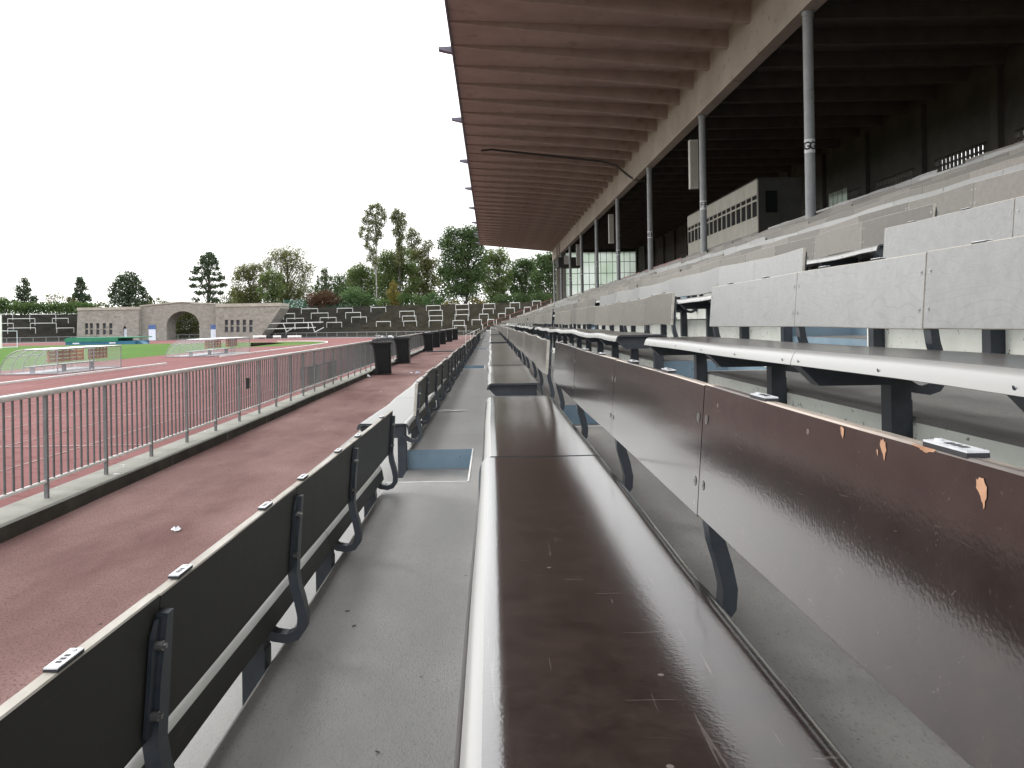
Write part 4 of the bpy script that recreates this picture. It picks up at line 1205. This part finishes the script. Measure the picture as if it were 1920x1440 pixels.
b = MB(); b.box((-.14, -.14, ZT - gl.location.z), (.14, .14, hgt)); b.build('post', M['white_rail'], gl)
b = MB(); b.box((-7.6, -.06, hgt - .12), (-.142, .06, hgt)); b.build('crossbar', M['white_rail'], gl)
b = MB(); b.tube([(.12, .15, 1.25), (.72, 2.2, 1.2), (.72, 2.2, ZT - gl.location.z)], .04, 6); b.tube([(.1, .15, .1 + ZT - gl.location.z), (.72, 2.2, .1 + ZT - gl.location.z)], .04, 6); b.build('stanchion', M['whitepaint'], gl)

# ------------------------------------------------------------------ green mesh fence behind the terrace
mf = empty('mesh_fence', at(615, 574, 166), 'green wire mesh fence on posts along the top of the terrace', 'fence')
MO = Vector(mf.location)
for u in range(532, 700, 24):
    b = MB(); p = at(u, 580, 166) - MO; b.tube([p, p + Vector((0, 0, 2.3))], .06, 6); b.build('post', M['galv'], mf)
b = MB()
for u in range(532, 676, 24):
    p, q = at(u, 580, 166) - MO, at(u + 24, 580, 166) - MO
    b.face([p, q, q + Vector((0, 0, 2.0)), p + Vector((0, 0, 2.0))])
b.build('mesh', M['netgreen'], mf)

# ------------------------------------------------------------------ trees
L_ = {
 'pine': leafmat('pine_needles', (0.048, 0.071, 0.042), (0.094, 0.125, 0.071), .35),
 'dark': leafmat('dark_green_leaves', (0.056, 0.088, 0.037), (0.104, 0.152, 0.065), .45),
 'mid': leafmat('mid_green_leaves', (0.091, 0.131, 0.048), (0.163, 0.212, 0.085), .5),
 'olive': leafmat('olive_leaves', (0.104, 0.116, 0.045), (0.183, 0.189, 0.083), .5),
 'birch': leafmat('birch_leaves', (0.112, 0.130, 0.059), (0.195, 0.206, 0.106), .5),
 'yellow': leafmat('yellow_leaves', (0.170, 0.151, 0.042), (0.264, 0.217, 0.075), .5),
 'red': leafmat('red_brown_leaves', (0.090, 0.052, 0.036), (0.142, 0.085, 0.057), .45),
 'bright': leafmat('bright_green_leaves', (0.088, 0.153, 0.065), (0.136, 0.206, 0.094), .5),
 'far': leafmat('distant_wood_leaves', (0.056, 0.088, 0.042), (0.110, 0.152, 0.073), .4),
 'hedge': leafmat('hedge_leaves', (0.062, 0.104, 0.040), (0.116, 0.176, 0.064), .45)}
def leafcloud(b, blobs, Y, O, leaf, dens, gap=.18, depth=1.0, flat=0.0, seed=0):
    rnd = random.Random(seed)
    leaf *= .62; gap += .06
    for (u, v, ru, rv) in blobs:
        c = at(u, v, Y) - O
        rx_, rz = ru / F * Y, rv / F * Y
        ry_ = (rx_ + rz) / 2 * depth if rx_ < 12 else 6
        n = int(9.0 * dens * (rx_ * rz + .6 * ry_ * (rx_ + rz) / 2) / (leaf * leaf))
        for _ in range(n):
            d = Vector((rnd.gauss(0, 1), rnd.gauss(0, 1), rnd.gauss(0, 1))).normalized() * (rnd.random() ** .42 + rnd.gauss(0, .12))
            p = c + Vector((d.x * rx_, d.y * ry_, d.z * rz))
            if noise.noise((p + Vector((seed * 7.1, 0, u * .1))) * 1.15) > gap + .25 * (1 - d.length): continue
            a = Vector((rnd.gauss(0, 1), rnd.gauss(0, 1), rnd.gauss(0, 1) * (1 - flat))).normalized()
            e = a.cross(Vector((rnd.gauss(0, 1), rnd.gauss(0, 1), rnd.gauss(0, 1)))).normalized()
            s = leaf * rnd.uniform(.5, 1.15)
            b.face([p - a * s, p + e * s * .55, p + a * s, p - e * s * .55])
def tree(name, lab, cat, Y, blobs, base, lm, leaf=.3, dens=1.0, trunk=.25, gap=.18, bark='bark', group='trees beyond the terraces', limbs=True, flat=0.0, trunk_top=None, seed=None, grow=1.0):
    blobs = [(q[0], q[1], q[2] * grow, q[3] * grow) for q in blobs]
    O = at(base[0], base[1], Y)
    root = empty(name, O, lab, cat, group)
    sd_ = seed if seed is not None else int(base[0])
    b = MB(); leafcloud(b, blobs, Y, O, leaf, dens, gap, flat=flat, seed=sd_)
    b.build('crown', L_[lm], root, fix=False)
    if trunk:
        b = MB()
        tt = trunk_top or min(blobs, key=lambda q: q[1])
        top = at(tt[0], tt[1], Y) - O
        n = 8; pts = []; rs = []
        rnd = random.Random(sd_)
        for i in range(n + 1):
            t = i / n
            pts.append(Vector((0, 0, -1.5)) * (1 - t) + top * t + Vector((rnd.uniform(-.15, .15), rnd.uniform(-.15, .15), 0)) * (0 < i < n))
            rs.append(trunk * .7 * (1 - t * .88))
        b.tube(pts, rs, 7)
        if limbs:
            for q in blobs:
                e = at(q[0], q[1], Y) - O
                t = max(.15, min(.85, (e.z - .35 * abs(e.x)) / max(top.z, .1) * .8))
                s = pts[int(t * n)]
                for _ in range(2):
                    ee = e + Vector((rnd.uniform(-.6, .6) * q[2], rnd.uniform(-.5, .5) * q[2], rnd.uniform(-.3, .5) * q[3])) * (Y / F)
                    b.tube([s, (s + ee) / 2 + Vector((0, 0, .3)), ee], [trunk * .22, trunk * .13, trunk * .04], 5)
        b.build('trunk', M[bark], root)
    return root
def round_blobs(u, vt, vb, w, n, seed, pinch=.75):
    rnd = random.Random(seed); out = []
    h = vb - vt
    for i in range(n):
        t = (i + .5) / n
        yv = vt + h * (.10 + .82 * t)
        half = w / 2 * math.sin(math.pi * min(.97, .16 + t * .72)) ** pinch
        for s in (-1, 0, 1):
            r = w * rnd.uniform(.15, .22)
            out.append((u + s * max(0, half - r) * rnd.uniform(.75, 1.05), yv + rnd.uniform(-.07, .07) * h, r, max(r * .75, h / n * .62)))
    return out
def cone_blobs(u, vt, vb, w, n, seed):
    rnd = random.Random(seed); out = []
    for i in range(n):
        t = (i + .6) / n; yv = vt + (vb - vt) * t * .96
        half = w / 2 * (t ** .8)
        m = 1 + int(half / 7)
        for j in range(-m, m + 1):
            r = max(3.5, half / (m + .5) * .75)
            out.append((u + j * half / (m + .3) * rnd.uniform(.85, 1.1), yv + rnd.uniform(-3, 3) + abs(j) * 1.5, r, max(3.5, (vb - vt) / n * .55)))
    return out
tree('pine_tree', 'gappy dark pine at the far left behind the hedge', 'pine tree', 170, [(44,526,8,6),(50,534,6,7),(35,541,8,6),(44,547,12,7),(53,545,6,6),(38,556,9,7),(52,558,11,6),(62,562,9,5),(66,557,5,4),(28,565,8,4),(48,568,10,6)], (46, 580), 'pine', .38, 1.1, .35, .2, grow=1.15)
tree('pine_tree', 'small cone shaped dark pine left of the stone gatehouse', 'pine tree', 172, cone_blobs(150, 516, 573, 50, 6, 5), (150, 582), 'pine', .36, 1.0, .35, .2, grow=1.25)
tree('pine_tree', 'wide dark pine standing behind the left wing of the gatehouse', 'pine tree', 170, [(242,514,10,6),(230,520,9,7),(252,520,9,7),(222,530,12,8),(240,530,13,9),(258,530,9,8),(213,541,11,8),(235,543,16,9),(255,543,13,8),(267,541,7,6),(210,553,8,7),(228,556,15,9),(250,556,14,9),(270,553,9,8),(280,561,7,7),(215,565,9,8),(238,567,17,8),(262,567,15,8),(277,571,9,6)], (242, 580), 'pine', .40, 1.05, .45, .2, grow=1.2)
tree('pine_tree', 'tall open pine with a bare visible trunk behind the arch', 'pine tree', 165, [(391,478,8,5),(383,484,8,5),(399,484,7,5),(378,493,8,5),(392,494,9,6),(404,493,6,5),(372,503,8,4),(390,504,9,5),(408,503,6,4),(365,511,8,4),(386,513,9,5),(405,513,9,4),(363,523,8,4),(381,524,9,5),(400,524,8,4),(414,522,9,5),(362,536,9,4),(383,537,9,5),(404,537,9,4),(419,534,7,4),(372,549,9,4),(392,549,9,5),(410,549,9,4),(367,562,7,4),(400,562,12,5)], (391, 580), 'pine', .34, 1.5, .5, .14, trunk_top=(391, 478), grow=1.3)
tree('broadleaf_tree', 'loose olive green tree just right of the tall open pine', 'tree', 172, round_blobs(470, 486, 580, 92, 6, 11), (470, 585), 'olive', .34, .68, .4, .08)
tree('broadleaf_tree', 'airy rounded tree with sky showing through its crown, left of the dark conifer', 'tree', 175, round_blobs(537, 456, 575, 112, 7, 12), (540, 585), 'olive', .32, .52, .5, .02)
tree('broadleaf_tree', 'small dark green tree growing low in front of the airy rounded tree', 'tree', 168, round_blobs(510, 500, 582, 62, 5, 13), (512, 585), 'mid', .34, .75, .35, .12)
tree('conifer_tree', 'dark brownish conifer right of the airy rounded tree', 'tree', 172, cone_blobs(608, 498, 585, 74, 6, 14) + [(635, 525, 16, 14), (640, 545, 22, 16)], (608, 588), 'dark', .36, .75, .4, .2)
tree('red_shrub', 'red-brown rounded shrub under the dark conifer', 'shrub', 166, [(588,560,18,12),(608,556,20,13),(628,562,18,12),(600,570,28,10)], (605, 580), 'red', .32, .8, .2, .25, group='shrubs along the terrace top')
tree('broadleaf_tree', 'dense green tree left of the tall birch', 'tree', 176, round_blobs(676, 492, 582, 78, 6, 15), (676, 588), 'mid', .36, .9, .4, .22)
tree('broadleaf_shrub', 'bright green shrub in front of the birch trunk', 'shrub', 166, [(648,556,16,12),(664,550,18,14),(684,558,16,11),(660,568,26,9),(700,566,12,9)], (664, 580), 'bright', .36, .85, .15, .25, group='shrubs along the terrace top')
tree('birch_tree', 'tall slender birch with white trunk and drooping crown', 'birch', 168, [(708,386,9,6),(696,390,8,6),(715,396,9,9),(690,400,8,7),(703,404,9,8),(720,408,6,9),(685,414,7,8),(698,418,9,8),(712,420,9,9),(679,428,6,7),(692,432,8,7),(708,434,8,8),(676,441,5,7),(690,446,7,7),(712,442,7,7),(688,460,6,8),(698,470,7,9),(704,452,6,8),(692,484,6,7),(703,490,7,9)], (706, 582), 'birch', .30, 1.15, .20, .10, bark='birchbark', trunk_top=(706, 388), grow=1.22)
tree('poplar_tree', 'narrow thin crowned poplar right of the tall birch', 'tree', 172, [(744,396,6,5),(740,404,6,6),(752,406,8,7),(745,415,9,7),(758,418,6,5),(735,410,5,4),(750,428,9,7),(742,436,6,7),(752,444,7,8),(749,458,6,8),(750,472,7,9),(748,488,9,10)], (750, 585), 'birch', .30, 1.2, .3, .14, trunk_top=(747, 396), grow=1.35)
tree('poplar_tree', 'thin second poplar with a lower open crown beside the narrow poplar', 'tree', 178, [(772,432,6,6),(766,442,6,6),(778,440,9,6),(770,454,8,7),(784,452,8,6),(774,466,9,8),(772,480,9,9)], (772, 585), 'birch', .30, .9, .3, .08, trunk_top=(772, 430), grow=1.4)
tree('broadleaf_tree', 'broad mid green tree below the two poplars', 'tree', 174, round_blobs(742, 462, 580, 100, 7, 16), (742, 588), 'mid', .36, .85, .4, .2)
tree('broadleaf_tree', 'yellowish green tree left of the big round tree', 'tree', 176, round_blobs(796, 446, 580, 66, 7, 17), (796, 588), 'olive', .34, .85, .4, .16)
tree('round_tree', 'big round dense dark green tree beside the roof end', 'tree', 160, round_blobs(866, 418, 556, 106, 8, 18, .6), (872, 582), 'dark', .36, 1.0, .5, .3)
tree('broadleaf_tree', 'dark tree just under the far corner of the roof', 'tree', 165, round_blobs(930, 458, 575, 70, 6, 19), (925, 585), 'mid', .36, .9, .35, .18)
tree('broadleaf_tree', 'dark tree between the roof corner and the end pier', 'tree', 168, round_blobs(980, 474, 580, 66, 6, 20), (980, 588), 'dark', .36, .95, .35, .2)
tree('broadleaf_tree', 'dark tree standing against the end pier of the stand', 'tree', 162, round_blobs(1028, 462, 585, 76, 7, 21), (1028, 590), 'dark', .38, 1.0, .4, .25)
tree('yellow_shrub', 'upright yellow leaved shrub right of the birch trunk', 'shrub', 166, [(738,536,8,10),(734,550,11,12),(742,556,12,12),(736,568,14,9)], (738, 580), 'yellow', .3, .75, .15, .15, group='shrubs along the terrace top')
tree('broadleaf_shrub', 'pale green shrub low in front of the big round tree', 'shrub', 162, [(800,562,12,9),(812,556,12,10),(824,564,11,9),(810,572,20,7)], (812, 580), 'bright', .3, .85, .12, .25, group='shrubs along the terrace top')
tree('yellow_shrub', 'yellow-green shrubs below the big round tree trunk', 'shrub', 160, [(838,570,10,6),(852,566,10,8),(890,564,16,9),(905,568,16,8)], (870, 580), 'yellow', .28, .5, .12, .1, group='shrubs along the terrace top')
tree('broadleaf_shrub', 'dark bank of shrubs between the roof corner trees and the terrace', 'shrub', 158, [(940,562,20,11),(970,560,22,13),(1005,560,22,14),(1035,562,18,14)], (985, 580), 'dark', .34, .9, .12, .3, group='shrubs along the terrace top')
tree('broadleaf_shrub', 'green undergrowth beneath the broad tree below the poplars', 'shrub', 164, [(760,560,18,12),(782,562,16,12),(720,566,14,9)], (765, 580), 'hedge', .32, .85, .12, .25, group='shrubs along the terrace top')
tree('hedge', 'long dark green hedge along the top of the left terrace', 'hedge', 156, [(-10+i*13, 573+(i%3)*1.5, 10, 8 + (i%2)*2) for i in range(15)] + [(-10+i*13, 584, 9, 8) for i in range(13)] + [(6,566,12,8)], (80, 592), 'hedge', .34, 1.0, 0, .4, group='hedges')
tree('pale_shrub', 'pale sparse leafed shrub between the two left pines', 'shrub', 170, [(88,556,10,8),(102,554,10,9),(114,558,9,9),(95,566,16,7),(128,562,10,10),(136,568,12,8)], (105, 580), 'olive', .28, .5, .12, 0.0, group='shrubs along the terrace top')
tree('pale_shrub', 'sparse shrub at the left edge behind the hedge', 'shrub', 170, [(2,560,12,10),(14,564,10,8)], (5, 582), 'mid', .28, .5, .12, 0.0, group='shrubs along the terrace top')
tree('pale_shrub', 'small sparse shrubs showing over the gatehouse left of its peak', 'shrub', 168, [(298,560,6,7),(308,566,6,5),(188,572,8,5),(285,566,8,6)], (296, 580), 'olive', .28, .55, .12, .05, group='shrubs along the terrace top')
tree('pale_shrub', 'low shrubs behind the right side of the arch roof', 'shrub', 168, [(420,556,9,10),(435,548,9,12),(412,566,10,6),(428,568,12,7)], (424, 580), 'olive', .28, .5, .12, .02, group='shrubs along the terrace top')
tree('broadleaf_shrub', 'sunlit yellowish shrub seen through the arch', 'shrub', 154, [(330,604,14,16),(348,596,16,16),(366,604,16,18),(345,618,26,14),(335,628,26,9),(365,626,16,10),(352,588,18,12)], (350, 636), 'olive', .3, 1.4, .1, .6, group='shrubs along the terrace top')
b = MB()
far_blobs = [(-40+i*34, 574 + 3*math.sin(i*1.7), 24, 9) for i in range(34)]
O = at(500, 600, 205); leafcloud(b, far_blobs, 205, O, .5, .42, .3, seed=3)
rw = random.Random(5)
for (u, vt) in ((436,548),(455,540),(480,535),(510,532),(540,530),(570,536),(600,534),(628,530),(648,522),(668,512),(690,510),(712,505),(735,492),(757,486),(780,478),(803,482),(822,505),(840,520),(895,500),(915,480),(938,485),(960,498),(985,490),(1010,480),(1035,475),(1060,480)):
    v = vt + 8
    while v < 582:
        leafcloud(b, [(u + rw.uniform(-8, 8), v, rw.uniform(13, 19), rw.uniform(10, 14))], 205, O, .62, .42, .25, seed=int(u))
        v += 13
o = b.build('far_wood', L_['far'], None, (0, 0, 0), fix=False); o.location = O; tag(o, 'distant belt of green woodland closing the view behind the trees', 'wood'); o['kind'] = 'stuff'

S.render.engine = 'CYCLES'
S.cycles.max_bounces = 8
S.cycles.transparent_max_bounces = 16
